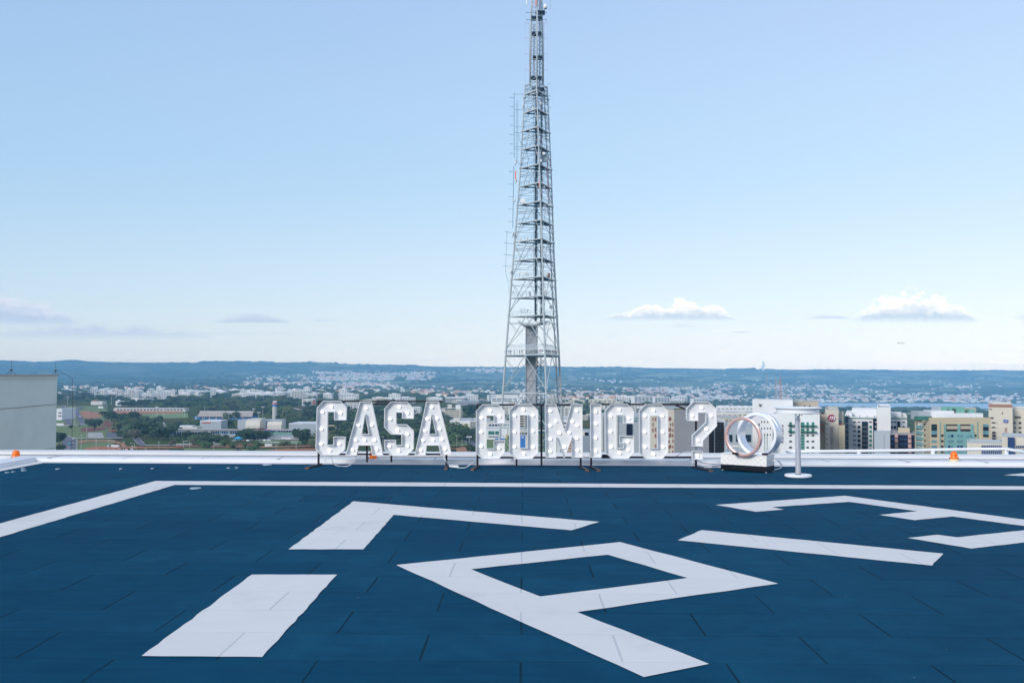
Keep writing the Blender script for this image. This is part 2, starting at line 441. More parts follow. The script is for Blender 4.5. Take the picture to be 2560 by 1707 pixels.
# small flush discs on the floor
M_disc = nmat('disc_paint', (.28, .38, .48), .5)
M_dark = nmat('dark_steel', (.022, .018, .035), .45, metal=.3, var=.4, vscale=9)
for (px, py, r) in [(489, 1222, .085), (668, 1163, .085), (58, 1172.5, .04), (59.5, 1177.5, .045), (33, 1180.7, .032), (18, 1182.5, .036), (144, 1173.6, .038), (302, 1173.5, .03), (381, 1172.5, .028), (475, 1170.5, .028), (571, 1171, .032), (592, 1170.5, .03)]:
    p = RF(px, py)
    o = MB().lathe([(r*.98, 0), (r, .012), (r*.9, .016), (r*.35, .016), (.001, .014)], 20).build('floor_anchor_plate', M_disc, smooth=True, loc=(p.x, p.y, .004))
    tag(o, 'round pale plate set flush in the blue rubber floor', 'floor plate', 'round plates set in the helipad floor')

# ------------------------------------------------------------------ machine house at left
mh_c = WX(142, 1132, -12.54)
MHX, MHY = -12.54, WX(142, 1000, -12.54).y
mhz = WX(142, 936.0, MHX).z
M_conc = nmat('grey_green_render', (.47, .55, .55), .9, var=.12, vscale=.7, bump=.1, bscale=6)
mh = thing('machine_house', 'plain grey green rendered block with hairline cracks left of the helipad', 'building', (MHX, MHY, -60))
z1 = mhz+60
MB().box(-9, -6, 0, 0, 0, z1-.05).build('wall', M_conc, mh)
mb = MB(); mb.box(-9.02, -6.02, z1-.05, .03, .03, z1); mb.build('coping', nmat('coping_stain', (.30, .30, .31), .9), mh)
M_crack = nmat('crack', (.18, .21, .21), 1)
def wline(pts, w=.012):
    q = [WX(x, y, MHX+.004) for x, y in pts]; mb = MB()
    for a, b in zip(q, q[1:]): mb.bar(a-mh.location, b-mh.location, w)
    return mb
wline([(0, 1022), (30, 1020), (60, 1017.5), (95, 1014), (141, 1010.5)], .014).build('crack_line', M_crack, mh)
wline([(85, 1132), (110, 1124), (141, 1117.5)], .008).build('crack_line', M_crack, mh)
wline([(0, 949), (60, 948), (141, 947.5)], .006).build('crack_line', M_crack, mh)
M_steel = nmat('galvanised_steel', (.42, .44, .47), .4, metal=.8)
M_rod = nmat('dark_rod', (.06, .07, .09), .5, metal=.5)
def rod(px, tip, loop):
    p = WX(px, 934.5, MHX-.3); p.z = mhz
    mb = MB(); h = .32 if loop else .35
    for a in (0, 2.1, 4.2): mb.bar((.11*math.cos(a), .11*math.sin(a), 0), (0, 0, .1), .008)
    mb.lathe([(.001,.09),(.035,.1),(.035,.12),(.001,.125)], 10)
    mb.bar((0, 0, .1), (0, 0, h), .006)
    if loop:
        mb.tube([(0,0,.1),(.05,.0,.115),(.1,.02,.09),(.15,.2,.02),(.31,.33,-.1),(.33,.34,-.9),(.33,.34,-2.4)], .006, 6)
    o = mb.build('lightning_rod', M_rod, None, loc=p)
    tag(o, 'thin lightning rod on a tripod, with a down wire, at the wall corner' if loop else 'thin lightning rod on a small tripod above the grey green wall, left one', 'lightning rod')
rod(28, 900, False); rod(139, 905, True)

# ------------------------------------------------------------------ railing on the right, beyond the parapet
rl = thing('roof_railing', 'white tubular railing beyond the parapet on the right', 'railing', (0, 23, -1))
M_tube = nmat('white_tube_paint', (.8, .81, .84), .35)
YR = 23.0
def rp(px, py, Y=YR): return WY(px, py, Y)-Vector((0, 23, -1))
mb = MB(); mb.tube([rp(1966, 1128.5), rp(2060, 1128), rp(2280, 1125.5), rp(2420, 1122.7), rp(2516, 1122), rp(2560, 1130, 21.6), rp(2640, 1146, 20)], .038, 10); mb.build('top_rail', M_tube, rl, smooth=True)
mb = MB(); mb.tube([rp(1966, 1128.5), rp(1985, 1132, 22.2), rp(2010, 1138, 21.5)], .03, 8); mb.build('return_rail', M_tube, rl, smooth=True)
for px, py in ((1967, 1129), (2147, 1127.5), (2332, 1125), (2516, 1122.5)):
    a = rp(px, py); MB().tube([a, (a.x, a.y, .0)], .045, 10).build('post', M_tube, rl, smooth=True)

# ------------------------------------------------------------------ orange warning lights
M_orange = nmat('orange_lens', (.95, .16, .004), .18, var=.25, vscale=14)
M_orange.node_tree.nodes['Principled BSDF'].inputs['Emission Color'].default_value = (1, .2, .0, 1)
M_orange.node_tree.nodes['Principled BSDF'].inputs['Emission Strength'].default_value = .12
M_cream = nmat('cream_base', (.72, .62, .38), .5)
def beacon(px, ptop, pbase, Y, label):
    b = WY(px, pbase, Y); t = WY(px, ptop, Y); h = t.z-b.z
    g = thing('warning_light', label, 'warning light', b, 'orange warning lights round the helipad')
    r = h*.42
    MB().lathe([(.001, -.03), (r*1.35, -.03), (r*1.35, h*.06), (r*1.1, h*.1), (.001, h*.1)], 24).build('base', M_cream, g, smooth=False)
    me = MB().lathe([(r, h*.1), (r, h*.42), (r*.97, h*.44), (r, h*.46), (r*.95, h*.68), (r*.8, h*.84), (r*.5, h*.95), (r*.2, h*.99), (.001, h)], 28).mesh('lens', M_orange, True)
    link('lens', me, g)
    for s in (-1, 1):
        MB().lathe([(.001, 0), (r*.13, 0), (r*.13, h*.2), (.001, h*.22)], 6).build('clamp_bolt', M_dark, g, loc=(s*r*1.24, 0, h*.05))
    MB().box(-r*.5, -r*.5, -.3, r*.5, r*.5, -.03).build('pedestal', M_white2, g)
beacon(40, 1124.5, 1147, 20.2, 'orange dome warning light on cream base at the far left corner of the roof')
beacon(933, 1126, 1148.5, 19.05, 'orange warning light seen below the letters between the legs of the sign')
beacon(2385, 1127.5, 1149, 19.05, 'orange dome warning light on cream base in front of the yellow building')

# ------------------------------------------------------------------ marquee letters
M_let = nmat('letter_white', (.72, .73, .74), .5, var=.05, vscale=2.5, bump=.04, bscale=8)
M_edge = nmat('letter_rim_white', (.74, .75, .77), .4)
def bulb_mat():
    m = nmat('bulb_glow', (.95, .95, .95), .3); b = m.node_tree.nodes['Principled BSDF']
    b.inputs['Emission Color'].default_value = (1, .98, .95, 1); b.inputs['Emission Strength'].default_value = 1.0; return m
M_bulb = bulb_mat()
BULB = MB().lathe([(.001, -.042), (.012, -.041), (.022, -.034), (.0285, -.02), (.0285, -.006), (.026, 0), (.001, 0)], 20,
                  M=Matrix.Rotation(-math.pi/2, 3, 'X')).mesh('bulb', M_bulb, True)
BULB = MB().lathe([(.001, .050), (.013, .049), (.023, .040), (.0285, .024), (.0285, .008), (.025, 0), (.001, 0)], 20,
                  M=Matrix.Rotation(math.pi/2, 3, 'X')).mesh('bulb', M_bulb, True)
SOCK = MB().lathe([(.034, 0), (.034, .006), (.022, .008)], 16, M=Matrix.Rotation(math.pi/2, 3, 'X')).mesh('socket', M_edge, True)
DEP = .078     # depth of the letter boxes
def inset(poly, d):
    n = len(poly); A = sum(poly[i][0]*poly[(i+1) % n][1]-poly[(i+1) % n][0]*poly[i][1] for i in range(n))
    s = 1 if A > 0 else -1; res = []
    for i in range(n):
        p0, p1, p2 = Vector(poly[i-1]), Vector(poly[i]), Vector(poly[(i+1) % n])
        e1 = (p1-p0).normalized(); e2 = (p2-p1).normalized()
        n1 = Vector((-e1.y, e1.x))*s; n2 = Vector((-e2.y, e2.x))*s
        k = 1+n1.dot(n2); mv = (n1+n2)/max(k, .35); res.append(p1+mv*d)
    return res
def letter(ch, label, U0, V0, Sc, outline, hole, bulbs, Y):
    cv = lambda uv: WY(U0+uv[0]/Sc, V0+uv[1]/Sc, Y)
    P = [cv(q) for q in outline]; H = [cv(q) for q in hole] if hole else None
    minx = min(p.x for p in P); maxx = max(p.x for p in P); minz = min(p.z for p in P)
    org = Vector(((minx+maxx)/2, Y, minz))
    g = thing('marquee_letter', label, 'letter', org, 'white light-bulb letters on the helipad')
    P2 = [((p-org).x, (p-org).z) for p in P]; H2 = [((p-org).x, (p-org).z) for p in H] if H else None
    def extr(loops_out, loops_in, y0, y1, name, mat):
        """band between outer loop and inner loop, from depth y0 (front) to y1"""
        mb = MB()
        for lo, li in zip(loops_out, loops_in):
            n = len(lo)
            for i in range(n):
                j = (i+1) % n
                mb.quadbox([(lo[i][0], y0, lo[i][1]), (lo[j][0], y0, lo[j][1]), (li[j][0], y0, li[j][1]), (li[i][0], y0, li[i][1]),
                            (lo[i][0], y1, lo[i][1]), (lo[j][0], y1, lo[j][1]), (li[j][0], y1, li[j][1]), (li[i][0], y1, li[i][1])])
        return mb
    t = .011
    outs = [P2]; ins = [inset(P2, t)]
    if H2: outs.append(H2); ins.append(inset(H2, -t))
    extr(outs, ins, 0, DEP, 'rim', M_edge).build('rim', M_edge, g)
    # back panel: triangulated outline with hole, with thickness
    def panel(y0, y1, name, mat, grow=0.0):
        me = bpy.data.meshes.new(name); bm = bmesh.new()
        A = inset(P2, t*.5-grow); rings = [A]+([inset(H2, -t*.5+grow)] if H2 else [])
        edges = []
        for rg in rings:
            vs = [bm.verts.new((p[0], y0, p[1])) for p in rg]
            edges += [bm.edges.new((vs[i], vs[(i+1) % len(vs)])) for i in range(len(vs))]
        bmesh.ops.triangle_fill(bm, edges=edges, use_beauty=True, normal=(0, -1, 0))
        r = bmesh.ops.extrude_face_region(bm, geom=bm.faces[:])
        for v in [e for e in r['geom'] if isinstance(e, bmesh.types.BMVert)]: v.co.y = y1
        bmesh.ops.recalc_face_normals(bm, faces=bm.faces[:])
        bm.to_mesh(me); bm.free(); me.materials.append(mat)
        return link(name, me, g)
    panel(DEP-.012, DEP-.001, 'back_panel', M_let)
    panel(DEP+.002, DEP+.022, 'backing_board', M_dark, .004)
    for q in bulbs:
        b = WY(U0+q[0]/Sc, V0+q[1]/Sc, Y+DEP-.04)-org; b.y = DEP-.012
        bo = link('bulb', BULB, g, b); link('socket', SOCK, bo)
    return g
z2 = (600, 880, 3.675); z3 = (1160, 880, 3.675)
YC, YM, YI = 18.12, 17.98, 17.98
LET = [
 ('C', 'letter C that starts CASA, leftmost of all the white light-bulb letters', z2, YC, [(765,448),(920,448),(978,508),(975,625),(863,625),(863,550),(805,550),(800,852),(856,852),(858,776),(968,778),(963,895),(905,945),(738,945),(692,888),(705,510)], None,
  [(838,500),(755,549),(920,558),(746,706),(742,843),(908,843),(823,901)]),
 ('A', 'first letter A of CASA, between the C and the S', z2, YC, [(1100,453),(1208,453),(1315,948),(1213,950),(1197,858),(1088,858),(1072,948),(968,945)], [(1149,575),(1180,752),(1117,752)],
  [(1156,516),(1085,671),(1209,669),(1060,806),(1142,806),(1234,808),(1033,897),(1253,892)]),
 ('S', 'letter S of CASA, the only S of the white light-bulb letters', z2, YC, [(1385,456),(1535,456),(1597,518),(1595,612),(1487,610),(1487,555),(1435,555),(1435,662),(1530,664),(1595,722),(1595,890),(1535,950),(1383,950),(1325,893),(1323,806),(1430,808),(1430,852),(1482,852),(1482,758),(1383,755),(1323,690),(1325,520)], None,
  [(1462,502),(1537,560),(1376,615),(1447,714),(1537,751),(1370,864),(1537,862),(1457,904)]),
 ('A', 'last letter A of CASA, right of the S, its dark right side showing', z2, YC, [(1710,453),(1825,453),(1945,942),(1843,945),(1822,858),(1715,858),(1705,950),(1603,948)], [(1760,575),(1798,752),(1738,752)],
  [(1761,504),(1716,612),(1807,608),(1696,721),(1831,706),(1679,808),(1771,804),(1853,801),(1658,900),(1880,890)]),
 ('C', 'letter C that starts COMIGO, right after the gap between the words', z3, YM, [(168,480),(315,480),(375,540),(375,655),(272,655),(272,585),(208,585),(208,885),(272,887),(272,812),(375,810),(375,922),(320,982),(165,980),(108,928),(110,540)], None,
  [(239,536),(157,602),(325,590),(155,734),(157,864),(319,881),(241,933)]),
 ('O', 'first letter O of COMIGO, between the C and the M', z3, YM, [(475,478),(620,478),(683,535),(683,925),(622,982),(470,982),(415,928),(415,535)], [(515,580),(580,580),(580,880),(515,880)],
  [(545,527),(464,584),(632,580),(463,732),(632,727),(463,869),(634,871),(548,931)]),
 ('M', 'letter M, the widest of the white light-bulb letters', z3, YM, [(742,478),(848,478),(925,722),(985,478),(1088,478),(1092,970),(988,970),(992,785),(926,970),(914,970),(848,785),(848,970),(748,970)], None,
  [(790,541),(1034,538),(843,636),(993,636),(789,676),(1038,673),(877,743),(965,737),(792,798),(1036,789),(918,872),(791,910),(1043,902)]),
 ('I', 'letter I, a single upright bar with four bulbs', z3, YI, [(1160,478),(1262,478),(1262,970),(1162,970)], None, [(1209,547),(1211,658),(1209,786),(1210,906)]),
 ('G', 'letter G of COMIGO, between the I and the last O', z3, YI, [(1350,478),(1505,478),(1563,540),(1560,655),(1460,655),(1460,580),(1400,580),(1403,880),(1462,880),(1465,838),(1425,838),(1425,768),(1562,768),(1564,925),(1505,982),(1360,980),(1297,925),(1293,540)], None,
  [(1427,527),(1348,585),(1513,606),(1346,730),(1505,820),(1351,870),(1505,897),(1430,927)]),
 ('O', 'last letter O of COMIGO, just left of the question mark', z3, YI, [(1668,478),(1815,478),(1877,540),(1877,925),(1820,985),(1670,985),(1610,925),(1608,540)], [(1710,585),(1775,585),(1778,882),(1712,882)],
  [(1741,535),(1661,586),(1822,586),(1659,733),(1824,733),(1662,868),(1829,869),(1742,934)]),
]
for ch, lb, z, Y, ol, ho, bu in LET:
    # the outlines were read at the front edge of each box
    letter(ch, lb, z[0], z[1], z[2], ol, ho, bu, Y)
YQ = YI
q = letter('?', 'white question mark with light bulbs at the right end of the sign', *z3, [(2105,455),(2250,455),(2320,520),(2325,680),(2198,812),(2197,868),(2095,866),(2097,765),(2220,645),(2220,557),(2153,557),(2153,632),(2055,632),(2043,620),(2043,520)], None,
           [(2184,508),(2096,582),(2268,586),(2226,705),(2149,809)], YQ)
# its dot is joined to it by a clear plastic piece
dz = letter('.', 'dot', *z3, [(2095,905),(2196,911),(2196,988),(2095,986)], None, [(2146,948)], YQ)
for ch in list(dz.children):
    wl_ = ch.location + dz.location - q.location; ch.parent = q; ch.location = wl_; ch.name = 'dot_'+ch.name.split('.')[0]
bpy.data.objects.remove(dz)
M_clear = nmat('clear_acrylic', (.85, .9, .97), .08); M_clear.node_tree.nodes['Principled BSDF'].inputs['Transmission Weight'].default_value = .85
a, b = WY(1160+2108/3.675, 880+905/3.675, YQ)-q.location, WY(1160+2186/3.675, 880+868/3.675, YQ)-q.location
mb = MB(); mb.box(a.x, .03, a.z, b.x, .035, b.z); mb.box(a.x, .07, a.z, b.x, .075, b.z); mb.build('clear_joint', M_clear, q)

# sign stands: angle-iron frames behind the letters
def stand(label, zz, Y, uL, uR, vT, vB, posts, shorts, lean=0, extra=()):
    U0, V0, S = zz; yb = Y+DEP+.045
    c = lambda u, v: WY(U0+u/S, V0+v/S, yb)
    org = Vector((c((uL+uR)/2, vB).x, yb, 0))
    g = thing('sign_stand', label, 'sign stand', org, 'dark steel stands behind the letters')
    L = lambda u, v: c(u, v)-org
    w = .032
    for v, nm in ((vT, 'top_bar'), (vB, 'bottom_bar')):
        MB().bar(L(uL, v), L(uR, v), .02, w).build(nm, M_dark, g)
    for (u, fd, *vt) in posts:
        p = L(u, vB); t_ = L(u, vt[0] if vt else vT)
        MB().bar((p.x, 0.0, .03), (t_.x, 0.0, t_.z+.015), .036, .022).build('post', M_dark, g)
        ft = MB(); ft.box(-.022, -.62, 0, .022, .14, .035); ft.bar((0, -.05, .03), (0, .12, .3), .012)
        o = ft.build('foot', M_dark, g, loc=(p.x, 0, 0)); o.rotation_euler.z = fd
        MB().box(-.03, -.66, .001, .03, -.6, .028).build('rubber_pad', M_rub, o)
    for (u, v0, v1) in shorts:
        MB().bar(L(u, v0)+Vector((0, .024, 0)), L(u, v1)+Vector((0, .024, 0)), .034, .02).build('upright', M_dark, g)
    for (u0, v0, u1, v1, ww) in extra:
        MB().bar(L(u0, v0)+Vector((0, .024, 0)), L(u1, v1)+Vector((0, .024, 0)), ww).build('brace', M_dark, g)
M_rub = nmat('worn_brown_end', (.17, .09, .05), .7)
stand('dark steel stand holding the four letters of CASA', z2, YC, 724, 1862, 452, 938, [(723, -.12), (1897, .06, 900)], [(1165, 455, 1012), (1389, 930, 1010)], extra=[(1225, 476, 1372, 476, .028), (935, 462, 960, 462, .02)])
stand('dark steel stand holding C, O and M', z3, YM, 118, 1090, 484, 967, [(124, -.1), (1072, .12)], [(483, 967, 1050), (712, 484, 1040)])
stand('dark steel stand holding I, G, O and the question mark', z3, YI, 1165, 2130, 480, 964, [(1168, .14), (2131, .26)], [], extra=[(1945, 486, 2050, 532, .03), (1270, 958, 1330, 958, .07)])

# ------------------------------------------------------------------ cables
M_cab = nmat('white_cable', (.75, .75, .77), .4); M_cabd = nmat('dark_cable', (.05, .05, .1), .5)
def cable(label, pts, r=.007, m=None):
    P = [Vector(p) for p in pts]; mb = MB(); S = []
    for i in range(len(P)-1):
        p0, p1, p2, p3 = P[max(i-1, 0)], P[i], P[i+1], P[min(i+2, len(P)-1)]
        for k in range(6):
            t = k/6; S.append(.5*((2*p1)+(p2-p0)*t+(2*p0-5*p1+4*p2-p3)*t*t+(3*p1-p0-3*p2+p3)*t**3))
    S.append(P[-1]); c = Vector(P[0]); mb.tube([s-c for s in S], r, 6)
    o = mb.build('power_cable', m or M_cab, smooth=True, loc=c); tag(o, label, 'cable', 'cables round the letters')
def zc(z, u, v, Y): return WY(z[0]+u/z[2], z[1]+v/z[2], Y)
cable('white cable looping under the first C and A to the floor', [zc(z2,843,950,18.2), zc(z2,848,1000,18.2), RF(600+880/3.675, 880+1040/3.675, .01), RF(600+990/3.675, 880+1046/3.675, .01), zc(z2,1045,1000,18.2), zc(z2,1070,950,18.2)])
cable('short white cable end with a socket hanging under the first C', [zc(z2,782,948,18.1), zc(z2,783,968,18.1)], .006)
o = MB().box(-.016, -.012, -.085, .016, .012, 0).build('power_socket', M_cab, loc=zc(z2, 781, 968, 18.1)); tag(o, 'white power socket hanging under the first C', 'socket')
cable('white cable joining the two words between the stands', [zc(z2,1868,950,18.2), zc(z2,1890,1000,18.0), RF(600+1930/3.675, 880+1045/3.675, .012), RF(600+1985/3.675, 880+1058/3.675, .012), RF(600+2070/3.675, 880+1060/3.675, .012), zc(z2,2140,1015,18.0), zc(z2,2168,990,18.1)], .008)
o = MB().box(-.09, -.02, 0, .09, .02, .035).build('power_socket', M_cab, loc=RF(600+1965/3.675, 880+1056/3.675, .004)); tag(o, 'white power socket lying on the floor between the two words', 'socket'); o.rotation_euler.z = -.3
z4 = (1700, 880, 4.6116)
cable('white cable running along the floor from the question mark to the box', [zc(z4,140,1242,18.0), zc(z4,160,1290,18.0), RF(1700+230/4.6116, 880+1308/4.6116, .01), RF(1700+330/4.6116, 880+1328/4.6116, .012), RF(1700+450/4.6116, 880+1325/4.6116, .01), RF(1700+575/4.6116, 880+1334/4.6116, .01)], .009)
cable('thin dark cable from the question mark to the quilted box', [zc(z4,110,1240,18.0), zc(z4,190,1240,18.0), zc(z4,260,1275,17.8), zc(z4,400,1292,17.7), zc(z4,565,1303,17.6)], .006, M_cabd)
cable('white cable arching over the parapet left of the question mark', [zc(z3,1950,955,18.3), zc(z3,2000,925,18.4), zc(z3,2070,918,18.3), zc(z3,2105,935,18.2)], .007)
cable('thin cable sagging between the M and the I', [zc(z3,1092,955,18.15), zc(z3,1125,965,18.15), zc(z3,1160,950,18.15)], .004, M_cabd)
cable('white cable looping behind the quilted box on the right', [zc(z4,1060,1250,17.3), zc(z4,1130,1250,17.3), RF(1700+1172/4.6116, 880+1310/4.6116, .02), RF(1700+1150/4.6116, 880+1340/4.6116, .012), RF(1700+1085/4.6116, 880+1356/4.6116, .012)], .009)
o = MB().box(-.07, -.02, 0, .07, .02, .03).build('power_socket', M_cab, loc=RF(1700+320/4.6116, 880+1330/4.6116, .004)); tag(o, 'white power socket on the floor between the question mark and the box', 'socket')

# ------------------------------------------------------------------ giant rings on a quilted box
bc = RF(1700+1000/4.6116, 880+1395/4.6116)        # nearest bottom corner
ang = R_(-35); BL, BD, BH0, BH1 = .86, .36, .115, .30
ux = Vector((math.cos(ang+math.pi), math.sin(ang+math.pi), 0))   # along the front, to the left and back
box = thing('quilted_box', 'low white quilted box on a black base, carrying two giant rings', 'box', bc)
box.rotation_euler.z = ang      # local -x runs to the left/back, local +y to the back right
M_tuft = nmat('white_tufted_vinyl', (.80, .79, .78), .35)
M_black = nmat('black_vinyl', (.006, .009, .014), .22, bump=.3, bscale=12)
MB().box(-BL, 0, .02, 0, BD, BH0).build('base', M_black, box)
tf = MB(); nx_, nz_ = 20, 6
def tuftz(i, j):   # diamond quilting
    return .012*abs(math.sin((i+j)*math.pi/2+0.0))
g_ = 40; hgt = 12; b0 = len(tf.v)
for j in range(hgt+1):
    for i in range(g_+1):
        x = -BL+BL*i/g_; z = BH0+(BH1-BH0)*j/hgt
        a_ = x/.105; c_ = (z-BH0)/.09
        q1 = abs(math.sin(math.pi*(a_+c_)/1)); q2 = abs(math.sin(math.pi*(a_-c_)/1))
        tf.v.append((x, -.007*min(q1, q2)**.5-.001, z))
for j in range(hgt):
    for i in range(g_):
        k = b0+j*(g_+1)+i; tf.f.append((k, k+1, k+g_+2, k+g_+1)); tf.mi.append(0)
tf.box(-BL, .001, BH0, 0, BD, BH1)
tf.build('body', M_tuft, box, smooth=False)
mb = MB(); mb.box(-BL-.008, -.016, BH1, .008, BD+.008, BH1+.012); mb.build('lid', M_tuft, box)
hd = MB(); hd.tube([(.004, .1, BH1-.07), (.03, .1, BH1-.075), (.03, .24, BH1-.075), (.004, .24, BH1-.07)], .006, 6); hd.build('handle', M_steel, box)
for px_ in ((-.02, .02), (-.02, BD-.02), (-BL+.03, .02), (-BL+.03, BD-.02)):
    MB().lathe([(.001, 0), (.02, 0), (.02, .02), (.001, .02)], 12).build('foot', M_steel, box, loc=(px_[0], px_[1], .0))
M_rose = nmat('rose_gold_metal', (.84, .52, .46), .2, metal=.55)
M_rosew = nmat('pink_white_acrylic', (.86, .78, .83), .25)
M_silv = nmat('silver_metal', (.72, .77, .86), .28, metal=.35)
M_silw = nmat('pearl_white_band', (.80, .83, .88), .25)
def ring(name, label, cx, cy, ro, ri, Yd, depth, mf, mo, ringang, led=False, thick=0):
    c = WY(cx, cy, Yd); g = thing(name, label, 'ring', (c.x, c.y, BH1+.012), 'giant rings on the quilted box')
    g.rotation_euler.z = ringang; zc_ = c.z-(BH1+.012)
    # local axis: -y is the front of the ring
    def T(r, y, n=72, s=1.0): return r
    Mx = Matrix.Rotation(math.pi/2, 3, 'X')
    def ann(prof, nm, m, sm_=True):
        me = MB().lathe([(r, -y) for r, y in prof], 80, M=Matrix.Rotation(math.pi/2, 3, 'X')).mesh(nm, m, sm_)
        smooth_by_angle(me, 35)
        return link(nm, me, g, (0, 0, zc_))
    t = ro-ri
    # lathe z axis is turned onto -y: profile given as (radius, depth behind the front)
    ann([(ri, 0.004), (ri+t*.15, 0), (ro-t*.15, 0), (ro, .004), (ro, .03), (ro-.004, .032), (ri+.004, .032), (ri, .03), (ri, .004)], 'front_rim', mf)
    ann([(ri+.004, .032), (ro-.006, .032), (ro-.006, depth*.45), (ro-.012, depth*.46), (ro-.012, depth*.52), (ro-.004, depth*.53), (ro-.004, depth), (ri+.004, depth), (ri+.004, .032)], 'band', mo)
    if led: ann([(ro-.0105, depth*.462), (ro-.0105, depth*.518)], 'light_strip', nmat('blue_strip', (.30, .42, .78), .3))
    return g
S_ = 2450/17.45
RA = R_(-40)
ring('wedding_ring', 'rose gold giant ring standing in front on the quilted box', 1700+717/4.6116, 880+978/4.6116, .352, .30, 17.42, .085, M_rose, M_rosew, RA)
ring('wedding_ring', 'large silver white giant ring standing behind the rose gold one', 1890.5, 880+947/4.6116, .385, .335, 17.62, .24, M_silw, M_silv, RA, led=True)
def clampb(px, py, Y, label):
    p = WY(px, py, Y); o = MB().box(-.045, -.03, 0, .045, .03, .035).build('ring_clamp', M_dark, loc=(p.x, p.y, BH1+.012)); o.rotation_euler.z = RA
    tag(o, label, 'clamp')
clampb(1912, 1138, 17.3, 'black clamp block at the foot of the silver ring')
clampb(1838, 1137, 17.45, 'black clamp block at the foot of the rose gold ring')

# ------------------------------------------------------------------ cocktail table
tp = RF(1995.5, 1192); TD = tp.y
ct = thing('cocktail_table', 'tall white round cocktail table with a clear column, right of the rings', 'table', (tp.x, tp.y, 0))
M_gloss = nmat('white_gloss', (.82, .83, .86), .25)
ppm = TD and 2450/TD
zt = WY(1995, 1018, TD).z
def lt(prof, nm, m, n=64):
    me = MB().lathe(prof, n).mesh(nm, m, True); smooth_by_angle(me, 35); return link(nm, me, ct)
rt = 58/ppm
lt([(.001, zt-.028), (rt-.04, zt-.03), (rt-.01, zt-.02), (rt, zt-.008), (rt-.004, zt), (rt-.02, zt+.006), (.001, zt+.006)], 'table_top', M_gloss)
lt([(.001, zt-.1), (rt*.88, zt-.1), (rt*.895, zt-.095), (rt*.895, zt-.06), (rt*.88, zt-.058), (rt*.88, zt-.052), (rt*.895, zt-.05), (rt*.895, zt-.03), (.001, zt-.03)], 'skirt', M_gloss)
rb = 33/ppm
lt([(.001, 0.004), (rb-.01, .004), (rb, .012), (rb, .035), (rb-.012, .045), (.001, .047)], 'base', M_gloss)
M_acr = bpy.data.materials.new('clear_acrylic_tube'); M_acr.use_nodes = True
b_ = M_acr.node_tree.nodes['Principled BSDF']; b_.inputs['Base Color'].default_value = (.93, .94, 1, 1); b_.inputs['Roughness'].default_value = .06
b_.inputs['Transmission Weight'].default_value = .55; b_.inputs['Metallic'].default_value = .25; b_.inputs['IOR'].default_value = 1.3
rc = 7.0/ppm
lt([(rc, .047), (rc, zt-.18), (rc-.006, zt-.18), (rc-.006, .047)], 'column', M_acr)
lt([(rc*1.08, zt-.175), (rc*1.08, zt-.135), (.001, zt-.135)], 'collar', nmat('chrome', (.8, .82, .85), .12, metal=1))
lt([(rc*1.02, .047), (rc*1.02, .055), (rc*.9, .055)], 'foot_ring', M_dark)
mb = MB()
for a_ in range(4):
    c_, s_ = math.cos(a_*math.pi/2+.4), math.sin(a_*math.pi/2+.4)
    mb.bar((c_*rc*.9, s_*rc*.9, zt-.14), (c_*rc*.9, s_*rc*.9, zt-.1), .01)
mb.bar((rc, 0, zt-.14), (rc+.05, 0, zt-.1), .01); mb.build('bracket', M_dark, ct)
mb = MB(); mb.box(-.01, -.005, 0, .0, .0, .05)

# ================================================================== THE LAND
def land_material():
    m = bpy.data.materials.new('land_vegetation_and_shade'); m.use_nodes = True; t = m.node_tree; x = NX(t)
    b = t.nodes['Principled BSDF']; b.inputs['Roughness'].default_value = 1; b.inputs['Specular IOR Level'].default_value = 0
    tcn = t.nodes.new('ShaderNodeTexCoord'); o = tcn.outputs['Object']; st_ = t.nodes.new('ShaderNodeMapping'); st_.inputs['Scale'].default_value = (.55, .8, 1); t.links.new(o, st_.inputs[0])
    big = x.ramp(x.noise(o, .0011, 5, .6), .42, .62); mid = x.ramp(x.noise(st_.outputs[0], .0035, 7, .68, .4), .42, .62)
    fine = x.noise(o, .045, 6, .7)
    sx = t.nodes.new('ShaderNodeSeparateXYZ'); t.links.new(o, sx.inputs[0])
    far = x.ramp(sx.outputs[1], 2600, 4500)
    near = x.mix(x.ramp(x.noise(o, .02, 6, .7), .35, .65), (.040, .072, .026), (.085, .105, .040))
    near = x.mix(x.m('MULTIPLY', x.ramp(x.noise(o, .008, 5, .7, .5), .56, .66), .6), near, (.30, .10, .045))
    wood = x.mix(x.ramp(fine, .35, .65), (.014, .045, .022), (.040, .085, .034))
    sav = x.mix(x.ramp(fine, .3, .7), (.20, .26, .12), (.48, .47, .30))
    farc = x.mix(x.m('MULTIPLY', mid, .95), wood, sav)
    outside_cloud_shade = x.ramp(x.m('DIVIDE', sx.outputs[0], sx.outputs[1]), -.34, -.2)
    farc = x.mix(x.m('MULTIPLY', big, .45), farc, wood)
    farc = x.mix(x.m('ADD', .35, x.m('MULTIPLY', outside_cloud_shade, .65)), wood, farc)  # left hills pulled towards wood colour: a cloud's shade put into the land colour
    t.links.new(x.mix(far, near, farc), b.inputs['Base Color']); return m
M_land = land_material()
